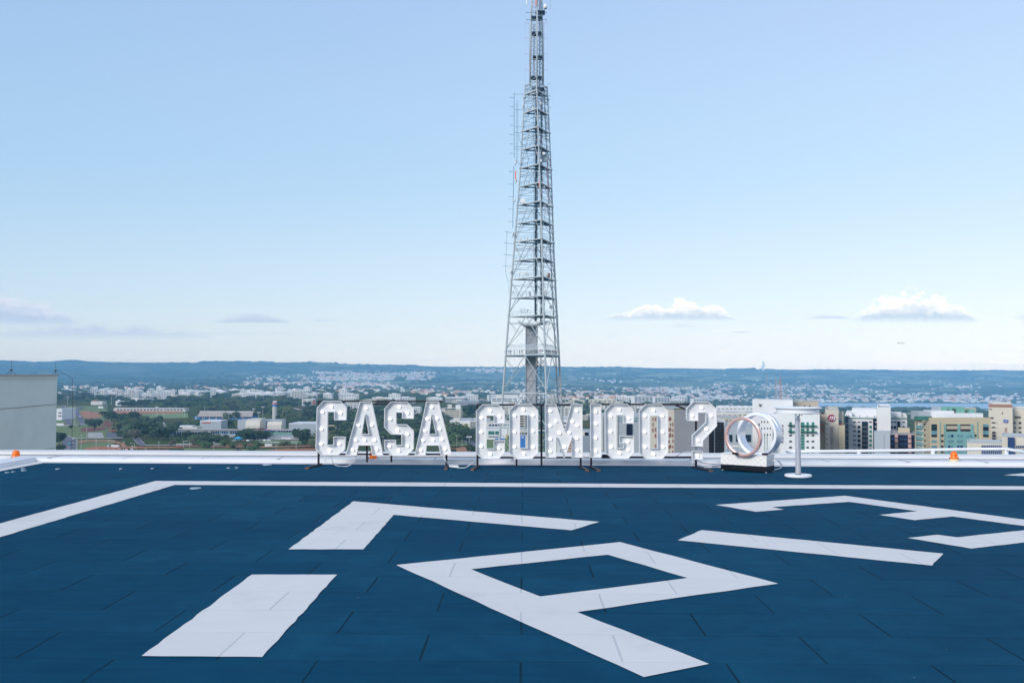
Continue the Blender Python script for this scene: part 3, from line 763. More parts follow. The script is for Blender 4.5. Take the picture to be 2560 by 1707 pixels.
def build_land():
    mb = MB(); na = 200
    az = [-1.25+2.5*i/na for i in range(na+1)]
    ds = [30, 120, 250, 400, 600, 800, 1000]+[1200+200*i for i in range(36)]
    d = ds[-1]
    while d < 12400: d += 90; ds.append(d)
    ds += [13000, 15000, 20000, 40000]
    for D in ds:
        for a in az:
            mb.v.append((a*D, D, gz(a*D, D) if D < 15000 else gz(a*15000, 15000)))
    for j in range(len(ds)-1):
        for i in range(na):
            k = j*(na+1)+i; mb.f.append((k, k+1, k+na+2, k+na+1)); mb.mi.append(0)
    # behind the camera
    mb.v += [(-1.25*30, 30, -60), (1.25*30, 30, -60), (3000, -3000, -60), (-3000, -3000, -60), (-3750, 3000, -60), (3750, 3000, -60)]
    n = len(mb.v)-6; mb.f += [(n+3, n+2, n+1, n)]; mb.mi += [0]
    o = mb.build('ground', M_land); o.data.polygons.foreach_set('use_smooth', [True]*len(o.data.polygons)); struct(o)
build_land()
M_water = nmat('lake_water', (.16, .30, .46), .25)
lk = MB(); lk.face([(100, 3900, LAKE_Z), (9000, 3900, LAKE_Z), (9000, 6300, LAKE_Z), (1500, 6300, LAKE_Z)])
struct(lk.build('lake_water', M_water))

# ---- flat ground patches near the city park (roads, bare soil, grass, pitch)
M_asph = nmat('asphalt', (.125, .125, .17), .9, var=.25, vscale=.05)
M_soil = nmat('red_soil', (.40, .115, .045), 1, var=.4, vscale=.04, col2=(.30, .17, .085))
M_soild = nmat('dark_red_soil', (.21, .05, .03), 1, var=.5, vscale=.05)
M_grass = nmat('park_grass', (.11, .19, .045), 1, var=.35, vscale=.03, col2=(.14, .16, .06))
M_pave = nmat('pale_concrete_path', (.42, .40, .38), .9, var=.2, vscale=.1)
M_pitch = nmat('pitch_turf', (.17, .27, .10), 1, var=.2, vscale=.05)
_lv = [0]
def patch(name, px, mat, jit=0, sub=0, cv=None):
    _lv[0] += 1; z = -60+.06+_lv[0]*.03
    P = []
    for p in px:
        q = RF(p[0]*cv[2]+cv[0], p[1]*cv[2]+cv[1], -60) if cv else RF(p[0], p[1], -60); P.append(q)
    fillpoly(name, P, mat, z, sub=sub, jitter=jit)
A = (140, 960, 1/7.35)     # the left view, read at 7.35 times
patch('park_grass', [(30,400),(860,400),(860,440),(1000,500),(1060,1290),(2000,1290),(2352,1290),(2352,1150),(3600,1150),(4300,1150),(4300,1300),(0,1300),(-60,700)], M_grass, cv=A)
patch('bare_soil', [(430,500),(560,490),(850,520),(870,560),(760,620),(640,650),(540,660),(470,590)], M_soil, 6, 30, A)
patch('bare_soil', [(870,660),(1000,660),(1080,730),(1030,800),(900,810),(860,740)], M_soild, 5, 30, A)
patch('bare_soil', [(430,800),(860,790),(870,850),(560,880),(480,880)], M_soild, 5, 30, A)
patch('bare_soil', [(1050,490),(2352,500),(2352,545),(1700,550),(1180,545),(1060,530)], M_soil, 5, 40, A)
patch('dirt_path', [(400,1040),(700,1030),(980,1030),(1170,1065),(1270,1100),(1300,1150),(2352,1150),(2352,1178),(1330,1178),(1180,1165),(1200,1110),(960,1060),(700,1055),(420,1090)], M_soil, 3, 30, A)
patch('bare_soil', [(500,1190),(760,1145),(1010,1150),(1180,1170),(1220,1200),(1150,1225),(900,1210),(640,1225),(560,1235)], M_soil, 5, 25, A)
patch('bare_soil', [(1480,1210),(1900,1210),(2060,1205),(2100,1225),(1700,1228)], M_soil, 3, 25, A)
patch('sports_pitch', [(1560,560),(2420,535),(2430,620),(1700,640)], M_pitch, cv=A)
patch('parking_lot', [(590,895),(850,895),(890,1010),(575,1000)], M_pave, cv=A)
patch('parking_lot', [(910,895),(1150,900),(1240,990),(1150,1010),(960,1005)], M_asph, cv=A)
patch('road', [(90,390),(150,390),(285,715),(280,740),(180,745)], M_asph, cv=A)
patch('road', [(330,510),(350,470),(400,440),(520,430),(345,395),(345,402),(480,432),(520,445),(420,470),(410,500),(545,725),(540,745),(450,745)], M_asph, cv=A)
patch('road', [(30,765),(540,735),(560,745),(300,765),(30,790)], M_pave, cv=A)
patch('road_kerb', [(155,392),(168,392),(300,712),(292,716)], M_pave, cv=A)
patch('road', [(150,960),(260,975),(330,1000),(375,1040),(380,1100),(360,1300),(60,1300),(110,1100)], M_asph, cv=A)
patch('road_kerb', [(140,950),(260,965),(340,992),(385,1035),(390,1100),(372,1300),(358,1300),(378,1100),(372,1042),(328,1003),(258,978),(150,963)], M_pave, cv=A)
patch('road_line', [(222,1150),(230,1150),(222,1300),(208,1300)], nmat('road_paint', (.55,.38,.2), .9), cv=A)
patch('road', [(1400,1000),(1520,990),(1650,1140),(1560,1150),(1500,1120)], M_asph, cv=A)
patch('road_kerb', [(1400,990),(1412,990),(1500,1110),(1490,1114)], M_pave, cv=A)
patch('road_kerb', [(1518,990),(1530,990),(1660,1140),(1650,1144)], M_pave, cv=A)
patch('footpath', [(1650,1130),(2352,1128),(2352,1138),(1650,1144)], M_pave, cv=A)
patch('footpath', [(1262,1200),(1310,1190),(1350,1290),(1290,1290)], nmat('pink_paving', (.50,.30,.24), .9), cv=A)
patch('footpath', [(1360,1190),(1410,1180),(1440,1290),(1390,1290)], M_pave, cv=A)
patch('footpath', [(350,1000),(1240,1000),(1240,1010),(350,1012)], M_pave, cv=A)
B = (440, 960, 1/6.533)
patch('footpath', [(0,985),(740,985),(740,1005),(0,1008)], M_pave, cv=B)
patch('bare_soil', [(800,985),(1230,985),(1330,1020),(1330,1045),(1000,1040),(800,1030)], M_soild, 4, 25, B)
patch('dirt_path', [(0,1020),(800,1020),(1300,1040),(1700,1020),(2352,1010),(2352,1030),(1800,1045),(1330,1060),(980,1050),(0,1034)], M_soil, 3, 30, B)
patch('bare_soil', [(1350,1140),(1560,1090),(1760,1070),(2000,1075),(2352,1080),(2352,1150),(1350,1155)], M_soil, 6, 30, B)
patch('park_grass', [(1340,930),(2352,930),(2352,1000),(1340,1000)], M_grass, cv=B)
patch('parking_lot', [(1300,860),(2000,870),(2352,900),(2352,925),(1300,925)], M_pave, cv=B)
patch('road', [(1870,400),(2200,470),(2352,520),(2352,500),(2200,450),(1900,390)], M_pave, cv=B)
Cc = (1080, 960, 1/7.84)
patch('road', [(660,1090),(740,1080),(860,1180),(860,1260),(760,1200)], M_asph, cv=Cc)
patch('bare_soil', [(480,1270),(620,1250),(760,1290),(860,1330),(860,1400),(440,1400)], M_soil, 4, 20, Cc)
patch('park_grass', [(340,1160),(680,1150),(700,1230),(350,1240)], M_grass, cv=Cc)
patch('park_grass', [(1200,1085),(1440,1085),(1440,1180),(1200,1180)], M_grass)

# ================================================================== TREES
M_leafs = [nmat('foliage_dark', (.016, .046, .020), .9, var=.5, vscale=.35, col2=(.034, .076, .028)),
           nmat('foliage_mid', (.055, .120, .035), .9, var=.5, vscale=.35, col2=(.080, .130, .038)),
           nmat('foliage_olive', (.10, .14, .045), .9, var=.5, vscale=.35, col2=(.12, .14, .06)),
           nmat('foliage_bare', (.12, .10, .085), .9, var=.4, vscale=.35, col2=(.09, .11, .05))]
M_trunk = nmat('bark', (.09, .065, .05), .95, var=.3, vscale=1)
def crown_mesh(seed, mat, wide=1.0, n=420, lobes=7):
    rnd = random.Random(seed); mb = MB()
    L = []
    for i in range(lobes):
        a = rnd.uniform(0, 6.28); r = rnd.uniform(.05, .34)*wide
        L.append((math.cos(a)*r, math.sin(a)*r, rnd.uniform(.33, .74), rnd.uniform(.19, .30)))
    L.append((0, 0, .55, .40))
    for i in range(n):
        cx, cy, cz, r = L[i % len(L)]
        d = Vector((rnd.gauss(0, 1), rnd.gauss(0, 1), rnd.gauss(0, 1))).normalized()
        rr = r*(.72+.4*rnd.random()); p = Vector((cx+d.x*rr*wide**.5, cy+d.y*rr*wide**.5, cz+d.z*rr*.8))
        s = rnd.uniform(.045, .085)
        u = Vector((rnd.gauss(0, 1), rnd.gauss(0, 1), rnd.gauss(0, .6))).normalized()
        nrm = (d+Vector((0, 0, .5))+u*.6).normalized(); t1 = nrm.cross(u).normalized(); t2 = nrm.cross(t1)
        k = []
        for q in range(5):
            an = q*1.257; k.append(p+(t1*math.cos(an)+t2*math.sin(an))*s*(.7+.5*rnd.random()))
        mb.face(k)
    return mb.mesh('crown', mat)
def trunk_mesh(seed):
    rnd = random.Random(seed); mb = MB()
    mb.tube([(0, 0, -.02), (.01, .01, .2), (0, 0, .42)], [.035, .026, .018], 6)
    for i in range(4):
        a = i*1.6+rnd.random(); mb.tube([(0, 0, .28+.03*i), (.1*math.cos(a), .1*math.sin(a), .45), (.2*math.cos(a), .2*math.sin(a), .62)], [.016, .011, .006], 5)
    return mb.mesh('trunk', M_trunk)
CROWNS = {k: [crown_mesh(10*k+i, M_leafs[k], 1.0+.35*(i % 2), 420 if k != 3 else 230) for i in range(3)] for k in range(4)}
TRUNKS = [trunk_mesh(i) for i in range(3)]
KIND = ['dark green', 'mid green', 'olive green', 'half bare brownish']
ntree = [0]
def tree(px, py, hpx, kind, label, group, wpx=None, name='tree', zg=None):
    p = RF(px, py, zg) if zg is not None else G(px, py)
    D = p.y; h = hpx*D/F; w = (wpx or hpx*.95)*D/F/.95
    g = thing(name, label, 'tree', p, group); i = ntree[0]; ntree[0] += 1
    g.rotation_euler.z = random.uniform(0, 6.28)
    link('crown', CROWNS[kind][i % 3], g, scale=(w, w, h))
    link('trunk', TRUNKS[i % 3], g, scale=(w, w, h)); return g
# single trees one can pick out in the park:  (px, base py, height px, width px, kind, label)
TR = [(365,1094,48,62,0,'largest round dark tree left of the school, by the pyramid roof'),(405,1100,40,66,0,'broad dark tree in front of the biggest round one, left of the school front'),
 (295,1081,32,30,2,'yellowish green tree at the far edge of the parking lot'),(236,1074,30,38,0,'bushy dark tree beside the red soil above the parking lot, lower one'),
 (278,1052,28,40,0,'dark tree cluster between the two red soil patches'),(225,1063,20,26,0,'rounded dark tree beside the red soil above the parking lot, upper one'),
 (336,1058,34,32,0,'tall dark tree left of the sports pitch'),(312,1066,20,22,1,'mid green tree in the middle of the park, left of the dense clump'),
 (322,1086,30,36,1,'mid green tree right beside the parking lot'),(338,1098,26,38,3,'greyish thin tree over the narrow road'),
 (176,1072,12,10,0,'small dark round tree alone on the grass by the road'),(199,1066,7,5,0,'tiny dark bush by the road junction'),
 (148,1112,36,32,0,'dark round tree beside the road, at the edge of the grey green wall'),(156,1104,26,18,0,'second dark tree along the road next to the grey wall'),
 (150,1132,26,26,0,'lowest dark tree along the road next to the grey wall'),
 (454,1138,11,14,0,'small dark bush on the grass just above the white parapet'),(518,1121,22,24,1,'small tree on the grass left of the red soil patch'),
 (592,1135,15,26,3,'leaning thin-crowned tree on the grass just above the parapet'),(627,1131,22,30,1,'tree with bare trunk standing on grass right of the red bank'),
 (645,1124,26,20,1,'slim tree behind the one with a bare trunk, right of the red bank'),(582,1121,18,24,1,'small wide tree left of the red bank'),
 (611,1122,18,16,2,'pale olive tree in front of the red bank'),(560,1118,22,18,1,'small tree with bluish crown right of the lone lamp post'),
 (712,1116,16,30,2,'low spreading tree on the lawn right of the white container'),(484,1115,20,20,3,'sparse tree behind the footpath, left part of the lawn'),
 (502,1117,22,24,1,'tree on the footpath edge left of the school front'),(430,1116,20,18,3,'thin brownish tree at the left end of the footpath'),
 (757,1110,44,40,0,'big dark tree just left of the first letter C'),(740,1098,28,22,0,'dark tree behind the big one, left of the letter C'),
 (508,1100,26,40,0,'dark tree in front of the school windows, left part'),(470,1098,22,30,3,'brownish tree before the school, beside the cream block'),
 (570,1052,24,22,1,'tree standing before the brown gym roof, left one'),(592,1050,26,24,0,'dark tree standing before the brown gym roof, right one'),
 (562,1072,28,30,0,'dark tree between the gym and the school'),(520,1074,22,24,1,'tree left of the low white roofed school wing'),
 (602,1074,20,28,2,'yellow green palm-like tree next to the cream school block'),(480,1070,22,52,1,'wide mid green tree row behind the cream roofs'),
 (530,1028,16,30,2,'olive tree crown behind the left end of the gym'),(560,1026,14,22,2,'olive tree crown behind the middle of the gym'),
 (1128,1112,36,52,1,'broad green tree right of the last A of CASA'),(1160,1096,40,30,1,'taller green tree beside the white building with a yellow panel'),
 (1178,1136,28,22,0,'dark round tree beside the road, right of the last A'),(1130,1140,20,24,0,'low dark tree at the foot of the last A'),(1170,1045,40,34,0,'tall dark tree behind the white building, right of the last A'),
 (1075,1138,20,30,1,'tree seen through the legs of the last A'),(910,1134,14,24,1,'tree seen between the first A and its stand')]
for t_ in TR: tree(t_[0], t_[1], t_[2], t_[4], t_[5], 'single trees of the park', t_[3])
rnd = random.Random(5)
def row_trees(n, x0, x1, y0, y1, h0, h1, kinds, label, group, avoid=()):
    k = 0; tries = 0
    while k < n and tries < n*20:
        tries += 1
        x = rnd.uniform(x0, x1); y = rnd.uniform(y0, y1)
        if any(a <= x <= b and c <= y <= d for a, b, c, d in avoid): continue
        h = (h0+(h1-h0)*(y-y0)/max(1, y1-y0))*rnd.uniform(.8, 1.2)
        kd = rnd.choice(kinds); k += 1
        tree(x, y, h, kd, label % KIND[kd], group, h*rnd.uniform(1.1, 1.6))
row_trees(26, 600, 672, 1090, 1101, 19, 24, [0, 0, 1], '%s tree of the dense row in front of the long school building', 'tree row in front of the school')
row_trees(10, 440, 600, 1098, 1106, 16, 20, [0, 1], '%s tree at the left end of the row in front of the school', 'tree row left of the school')
row_trees(24, 290, 420, 1008, 1017, 13, 16, [0], '%s tree of the wood behind the long white shed', 'wood behind the white shed')
row_trees(26, 140, 300, 988, 1004, 10, 14, [0, 0, 3], '%s tree of the wood beyond the two roads', 'wood beyond the roads')
row_trees(60, 400, 780, 998, 1020, 12, 17, [0, 0, 0, 1, 2], '%s tree of the large wood behind the gym', 'wood behind the gym', avoid=((540,640,1015,1030),))
row_trees(34, 690, 980, 1012, 1062, 14, 22, [0, 1, 0], '%s tree between the water tower and the letters', 'wood right of the water tower')
row_trees(16, 780, 1180, 1066, 1112, 22, 28, [0, 1, 1, 0], '%s tree seen between the letters of CASA', 'trees behind the word')
row_trees(16, 1395, 1520, 990, 1052, 12, 22, [0, 1, 2], '%s tree seen between the letters of COMIGO', 'trees behind the second word')
row_trees(12, 1430, 1900, 985, 1010, 9, 12, [0, 0], '%s tree among the far white blocks', 'trees among the far blocks')
row_trees(12, 1700, 1880, 1016, 1022, 10, 12, [0, 0], '%s tree of the line behind the white terraces', 'trees behind the white terraces')
row_trees(20, 2050, 2345, 1024, 1034, 9, 12, [0, 0], '%s tree of the wood before the lake', 'wood before the lake')
def far_woods():
    mb = MB(); r2 = random.Random(11)
    def lump(p, w, h):
        n = len(mb.v); k = 6
        for j, (rr, zz) in enumerate(((.9, 0), (1.0, .45), (.62, .85))):
            for i in range(k):
                a = i*math.tau/k+j*.5; q = r2.uniform(.75, 1.2); mb.v.append((p.x+math.cos(a)*w*rr*q, p.y+math.sin(a)*w*rr*q, p.z+h*zz*r2.uniform(.85, 1.15)))
        mb.v.append((p.x, p.y, p.z+h))
        for j in range(2):
            for i in range(k):
                mb.f.append((n+j*k+i, n+j*k+(i+1) % k, n+(j+1)*k+(i+1) % k, n+(j+1)*k+i)); mb.mi.append(0)
        for i in range(k): mb.f.append((n+2*k+i, n+2*k+(i+1) % k, n+3*k)); mb.mi.append(0)
    for i in range(9600):
        D = 2700+8800*r2.random()**1.35; a = r2.uniform(-.8, .68); X = a*D
        if D < 3300 and a > -.12 and r2.random() < .75: continue
        z = gz(X, D)
        if z < LAKE_Z+2: continue
        if math.sin(X*.0031+D*.0012)+math.sin(X*.0013-D*.0029)+r2.uniform(-1.4, 1.4) < -.1+.9*(D > 6500): continue
        s = r2.uniform(7, 16)*(1+.4*(D > 7000)); lump(Vector((X, D, z-1)), s*1.3, s)
    for i in range(1300):    # clumps that roughen the plateau rim
        a = r2.uniform(-.56, .56); D = interp([(-.3, 11000), (0, 11900), (.3, 11750)], a)+r2.uniform(-300, 200); X = a*D
        s = r2.uniform(4, 10)*(2.0 if math.sin(a*37)+math.sin(a*91) > 1.1 else 1); lump(Vector((X, D, gz(X, D)-1)), s*2.2, s)
    o = mb.build('far_woods', nmat('far_wood_foliage', (.020, .052, .022), 1, var=.5, vscale=.01, col2=(.045, .085, .032)))
    o['label'] = 'far woods spread over the plain and hillsides up to the skyline'; o['category'] = 'woods'; struct(o, 'stuff')
far_woods()
def near_woods():
    r2 = random.Random(23); objs = []
    protos = []
    for i, k in enumerate((0, 0, 1, 2)):
        me = crown_mesh(90+i, M_leafs[k], 1.2, 150, 6); protos.append((k, [tuple(v.co) for v in me.vertices], [tuple(p.vertices) for p in me.polygons])); bpy.data.meshes.remove(me)
    mb = MB()
    def put(px, py, hpx):
        p = G(px, py); h = hpx*p.y/F; w = h*r2.uniform(1.1, 1.7); k, V_, F_ = r2.choice(protos); n = len(mb.v); a = r2.uniform(0, 6.28); c, s_ = math.cos(a), math.sin(a)
        mb.v += [((x*c-y*s_)*w+p.x, (x*s_+y*c)*w+p.y, (z-.12)*h+p.z) for x, y, z in V_]; mb.f += [tuple(n+j for j in f) for f in F_]; mb.mi += [min(k, 2)]*len(F_)
    for (n, x0, x1, y0, y1, h) in [(120, -700, 130, 1000, 1050, 14), (60, -700, 100, 1050, 1130, 24), (150, 140, 800, 997, 1008, 11), (60, 400, 690, 1004, 1026, 15), (36, 300, 400, 1046, 1075, 19), (22, 372, 480, 1066, 1098, 24), (26, 480, 620, 1062, 1072, 20),
                                   (70, 690, 900, 1024, 1066, 20), (30, 560, 690, 1020, 1040, 15), (80, 820, 1120, 1012, 1060, 20), (60, 800, 1110, 1060, 1100, 26), (16, 1125, 1190, 1080, 1108, 30), (70, 1390, 1640, 1006, 1050, 14), (40, 1700, 1890, 1006, 1020, 11), (50, 1300, 1900, 1000, 1008, 9), (60, 2050, 2560, 1026, 1036, 9), (24, 440, 600, 1096, 1106, 17), (20, 740, 900, 1098, 1120, 24), (14, 300, 350, 1078, 1098, 22)]:
        for i in range(n): 
            x, y = r2.uniform(x0, x1), r2.uniform(y0, y1)
            if 372 < x < 485 and 1030 < y < 1050: continue
            if 640 < x < 735 and 1066 < y < 1110: continue
            if 1840 < x < 2000 and y > 1030: continue
            put(x, y, h*r2.uniform(.75, 1.25))
    o = mb.build('park_woods', M_leafs[:3]); o['label'] = 'dense massed tree cover between the park, the school and the city'; o['category'] = 'woods'; struct(o, 'stuff')
near_woods()

# ================================================================== CITY BUILDINGS
M_wp = nmat('white_plaster', (.74, .75, .77), .85, var=.08, vscale=.15)
M_wp2 = nmat('off_white_plaster', (.66, .64, .60), .85, var=.1, vscale=.15)
M_beige = nmat('beige_render', (.46, .40, .32), .85, var=.08, vscale=.1)
M_beige2 = nmat('pale_beige_render', (.56, .52, .45), .85, var=.08, vscale=.1)
M_tan = nmat('sand_render', (.53, .45, .32), .85, var=.07, vscale=.1)
M_cream2 = nmat('cream_render', (.62, .58, .50), .85, var=.08, vscale=.1)
M_grey = nmat('grey_panels', (.26, .27, .30), .8, var=.12, vscale=.15)
M_grey2 = nmat('light_grey_panels', (.38, .43, .48), .7, var=.08, vscale=.15)
M_teal = nmat('teal_render', (.19, .38, .38), .8, var=.08, vscale=.1)
M_tealf = nmat('teal_green_render', (.16, .40, .33), .8, var=.1, vscale=.1)
M_pink = nmat('pink_granite', (.52, .33, .31), .7, var=.1, vscale=.2)
M_redb = nmat('red_brown_balcony', (.30, .11, .09), .8)
M_brownw = nmat('red_brown_window', (.22, .075, .05), .6)
M_terra = nmat('terracotta_roof', (.42, .20, .13), .9, var=.3, vscale=.1)
M_roofb = nmat('brownish_metal_roof', (.44, .37, .32), .7, var=.12, vscale=.1)
M_roofw = nmat('pale_metal_roof', (.62, .66, .72), .6, var=.08, vscale=.1)
def glass(name, col, r=.12): return nmat(name, col, r, var=.5, vscale=.3, metal=.1)
M_gd = glass('dark_glass', (.020, .045, .070)); M_gn = glass('navy_glass', (.012, .020, .055))
M_gg = glass('green_glass', (.06, .26, .22)); M_gc = glass('cyan_glass', (.20, .42, .50)); M_gb = glass('blue_glass', (.035, .09, .26))
M_slot = nmat('shaded_opening', (.035, .035, .04), .9)
M_blue = nmat('blue_paint', (.03, .17, .50), .7); M_red = nmat('red_paint', (.55, .06, .05), .7); M_green = nmat('green_panel', (.13, .36, .16), .8)
M_yel = nmat('ochre_panel', (.55, .42, .14), .8)
class Bld:
    def __init__(s, name, label, px0, px1, pyt, D, depth, mat, cat='building', group=None, zb=None, roof=None, parap=.5, face=True):
        s.D = D; s.pc = (px0+px1)/2
        c = WY(s.pc, pyt, D); s.th = -math.atan2(c.x, D) if (px0 > 1780 and face) else 0.0
        s.o = Vector((c.x, D, 0)); s.R = Matrix.Rotation(s.th, 3, 'Z'); s.Ri = s.R.transposed()
        s.x0 = s.L(px0, pyt, 0).x+c.x; s.x1 = s.L(px1, pyt, 0).x+c.x; s.zt = c.z
        s.zb = zb if zb is not None else min(gz(s.x0, D), gz(s.x1, D), gz(s.x0, D+depth))-.5
        s.dep = depth; s.o = Vector((c.x, D, s.zb))
        s.g = thing(name, label, cat, s.o, group, rz=s.th)
        h = s.zt-s.zb; w = (s.x1-s.x0)/2
        s.xa = s.x0-c.x; s.xb = s.x1-c.x
        mb = MB().box(-w, 0, 0, w, depth, h); mb.build('wall', mat, s.g)
        if parap:
            mb = MB(); t = .25; H = h+parap
            mb.box(-w-.02, -.02, h, w+.02, t, H).box(-w-.02, depth-t, h, w+.02, depth+.02, H).box(-w-.02, t, h, -w+t, depth-t, H).box(w-t, t, h, w+.02, depth-t, H)
            mb.build('roof_edge', roof or mat, s.g)
            mb = MB().box(-w+t, t, h, w-t, depth-t, h+.06); mb.build('roof', M_grey2 if not roof else roof, s.g)
    def L(s, px, py, dd=0.0):       # point of the building's own plane local y = dd under a pixel
        d = s.Ri @ ray(px, py); o = s.Ri @ (CAM-s.o); return o+d*((dd-o.y)/d.y)
    def fr(s, name, a, b, c, d, mat, proud=.15, inset=.0, Dd=0):
        """box on the front: pixel rect a,b (upper left) to c,d (lower right)"""
        p = s.L(a, b, Dd); q = s.L(c, d, Dd)
        return MB().box(p.x, Dd-proud, q.z, q.x, Dd+.02 if not inset else inset, p.z).build(name, mat, s.g)
    def up(s, name, a, b, c, d, mat, D0, dep):
        """volume standing on the roof"""
        p = s.L(a, b, D0); q = s.L(c, d, D0)
        return MB().box(p.x, D0, min(q.z, s.zt-s.zb-.1), q.x, D0+dep, p.z).build(name, mat, s.g)
    def grid(s, name, cols, rows, mat, proud=.12, skip=0, mats=None):
        k = 0
        for (y0, y1) in rows:
            for (x0, x1) in cols:
                k += 1
                if skip and rnd.random() < skip: continue
                s.fr(name, x0, y0, x1, y1, (rnd.choice(mats) if mats else mat), proud)
    def side(s, name, a, b, c, d, mat, proud=.15, left=True):
        X = s.x0 if left else s.x1
        p = WX(a, b, X)-s.o; q = WX(c, d, X)-s.o; e = -proud if left else proud
        x0_, x1_ = sorted((p.x+e, p.x)); y0_, y1_ = sorted((max(.2, p.y), max(.2, q.y)))
        y1_ = min(y1_, s.dep-.2)
        if y1_-y0_ < .2: return
        zc = sorted((p.z, WX(a, d, X).z-s.o.z))
        return MB().box(x0_, y0_, zc[0], x1_, y1_, zc[1]).build(name, mat, s.g)
    def sgrid(s, name, n, m, z0, z1, mat, w=.5, h=.5, left=True, margin=.08, proud=.12):
        """regular openings over a side wall: n along the depth, m storeys between heights z0..z1"""
        X = (s.x0 if left else s.x1)-s.o.x; e = -proud if left else proud
        cw = s.dep*(1-2*margin)/n; ch = (z1-z0)/m
        for j in range(m):
            for i in range(n):
                y = s.dep*margin+cw*(i+.5-w/2); z = z0+ch*(j+.5-h/2)
                MB().box(min(X, X+e), y, z, max(X, X+e), y+cw*w, z+ch*h).build(name, mat, s.g)
def seq(a, b, n, frac):   # n intervals between a and b each filling frac
    st = (b-a)/n; return [(a+i*st+(1-frac)*st/2, a+(i+1)*st-(1-frac)*st/2) for i in range(n)]
def text_part(txt, parent, pos, size, mat, vertical=False, spacing=1.0, shear=0, name='lettering', thick=.06, squeeze=1.0):
    cu = bpy.data.curves.new(name, 'FONT'); cu.body = txt; cu.size = size; cu.extrude = thick; cu.space_character = spacing; cu.shear = shear
    cu.align_x = 'CENTER'; cu.align_y = 'CENTER'
    to = bpy.data.objects.new('tmp', cu); COL.objects.link(to)
    bpy.context.view_layer.update()
    me = bpy.data.meshes.new_from_object(to); bpy.data.objects.remove(to)
    me.materials.clear(); me.materials.append(mat)
    Mx = Matrix.Rotation(math.pi/2, 4, 'X')
    if vertical: Mx = Matrix.Rotation(-math.pi/2, 4, 'Y') @ Mx
    me.transform(Mx @ Matrix.Scale(squeeze, 4, (1, 0, 0)))
    me.name = name
    return link(name, me, parent, pos)
c5 = lambda u: 2060+u/4.704
d5 = lambda v: 960+v/4.704

# ---- white hotel with green glass balconies
b = Bld('hotel', 'white hotel tower with masts on its roof and green glass balconies, behind the cocktail table', 1931, 2049, 1041, 215, 26, M_wp, zb=-61)
b.up('tower_block', 1881, 999.5, 1982, 1041, M_wp, 12, 14)
b.up('rear_block', 1982.5, 1004, 2046, 1012, M_beige, 26.2, 10)
MB().box(b.L(1881, 1040, 12).x, 12.03, 0, b.xa-.01, 25.9, b.zt-b.zb-.05).build('stair_wing', M_wp, b.g)
cols = [(1973, 1979.5), (1991, 1997), (2016, 2022), (2029, 2035.5)]
for y in (1055, 1070): 
    b.grid('window', cols+[(2001, 2011)], [(y, y+13)], M_gg, .1)
    b.fr('glass_balcony', 1970, y+6, 2041, y+10, M_gg, 1.0)
b.grid('window', [(2001, 2011)], [(1085+i*7.3, 1085+i*7.3+6.4) for i in range(7)], M_gg, .14)
for y in (1086, 1101, 1116, 1131): b.grid('window', cols, [(y, y+4.2)], M_gd, .1)
b.grid('window', [(2022.5, 2027), (2010, 2013)], [(1012.8, 1017)], M_gd)
for i in range(6): b.fr('window', 2011+i*4, 1032, 2012.6+i*4, 1035.5, M_slot, .1)
b.fr('penthouse_front', 2010, 1026, 2048, 1041, M_wp2, -.3, Dd=1) if False else None
b.up('penthouse', 2010, 1025, 2048, 1041, M_wp2, 4, 10)
for i, x in enumerate((2012, 2018, 2024)): 
    p = b.L(x, 1032, 4); MB().box(p.x, 3.85, p.z-.5, p.x+.35, 4.05, p.z+.3).build('window', M_slot, b.g)
# curved flank with small windows, slit windows and the sign
fl = Bld('hotel_wing', 'curved white flank of the white hotel carrying small violet vertical lettering', 1895, 1931, 1046, 214, 8, M_wp, zb=-61, parap=0)
for j, y in enumerate((1052, 1068, 1084)):
    for x in (1903, 1910, 1918, 1925): fl.fr('window', x, y, x+2.2, y+4.5, M_slot, .08)
fl.fr('slit_window', 1911, 1083, 1912.6, 1137, M_gg, .06); fl.fr('slit_window', 1917, 1083, 1918.6, 1137, M_gg, .06)
for i in range(6): fl.fr('side_window', 1896, 1058+i*11, 1898.5, 1064+i*11, M_gn, .2)
p = b.L(1955.5, 1084, 215-b.D); text_part('Mercure', b.g, (p.x, -.2, p.z), .8, nmat('violet_letters', (.08, .04, .18), .6), vertical=True, spacing=1.5)
p = b.L(1900.5, 1013.5, 227-b.D)
mb = MB(); M_emb = nmat('grey_emblem', (.10, .12, .14), .6)
mb.box(p.x-.3, 11.8, p.z-.1, p.x+.15, 11.98, p.z+.3); mb.bar((p.x-.35, 11.9, p.z+.35), (p.x+.1, 11.9, p.z+.05), .14); mb.bar((p.x+.05, 11.9, p.z-.35), (p.x+.3, 11.9, p.z+.3), .16); mb.bar((p.x-.1, 11.9, p.z-.1), (p.x+.45, 11.9, p.z+.15), .12)
mb.build('emblem', M_emb, b.g)
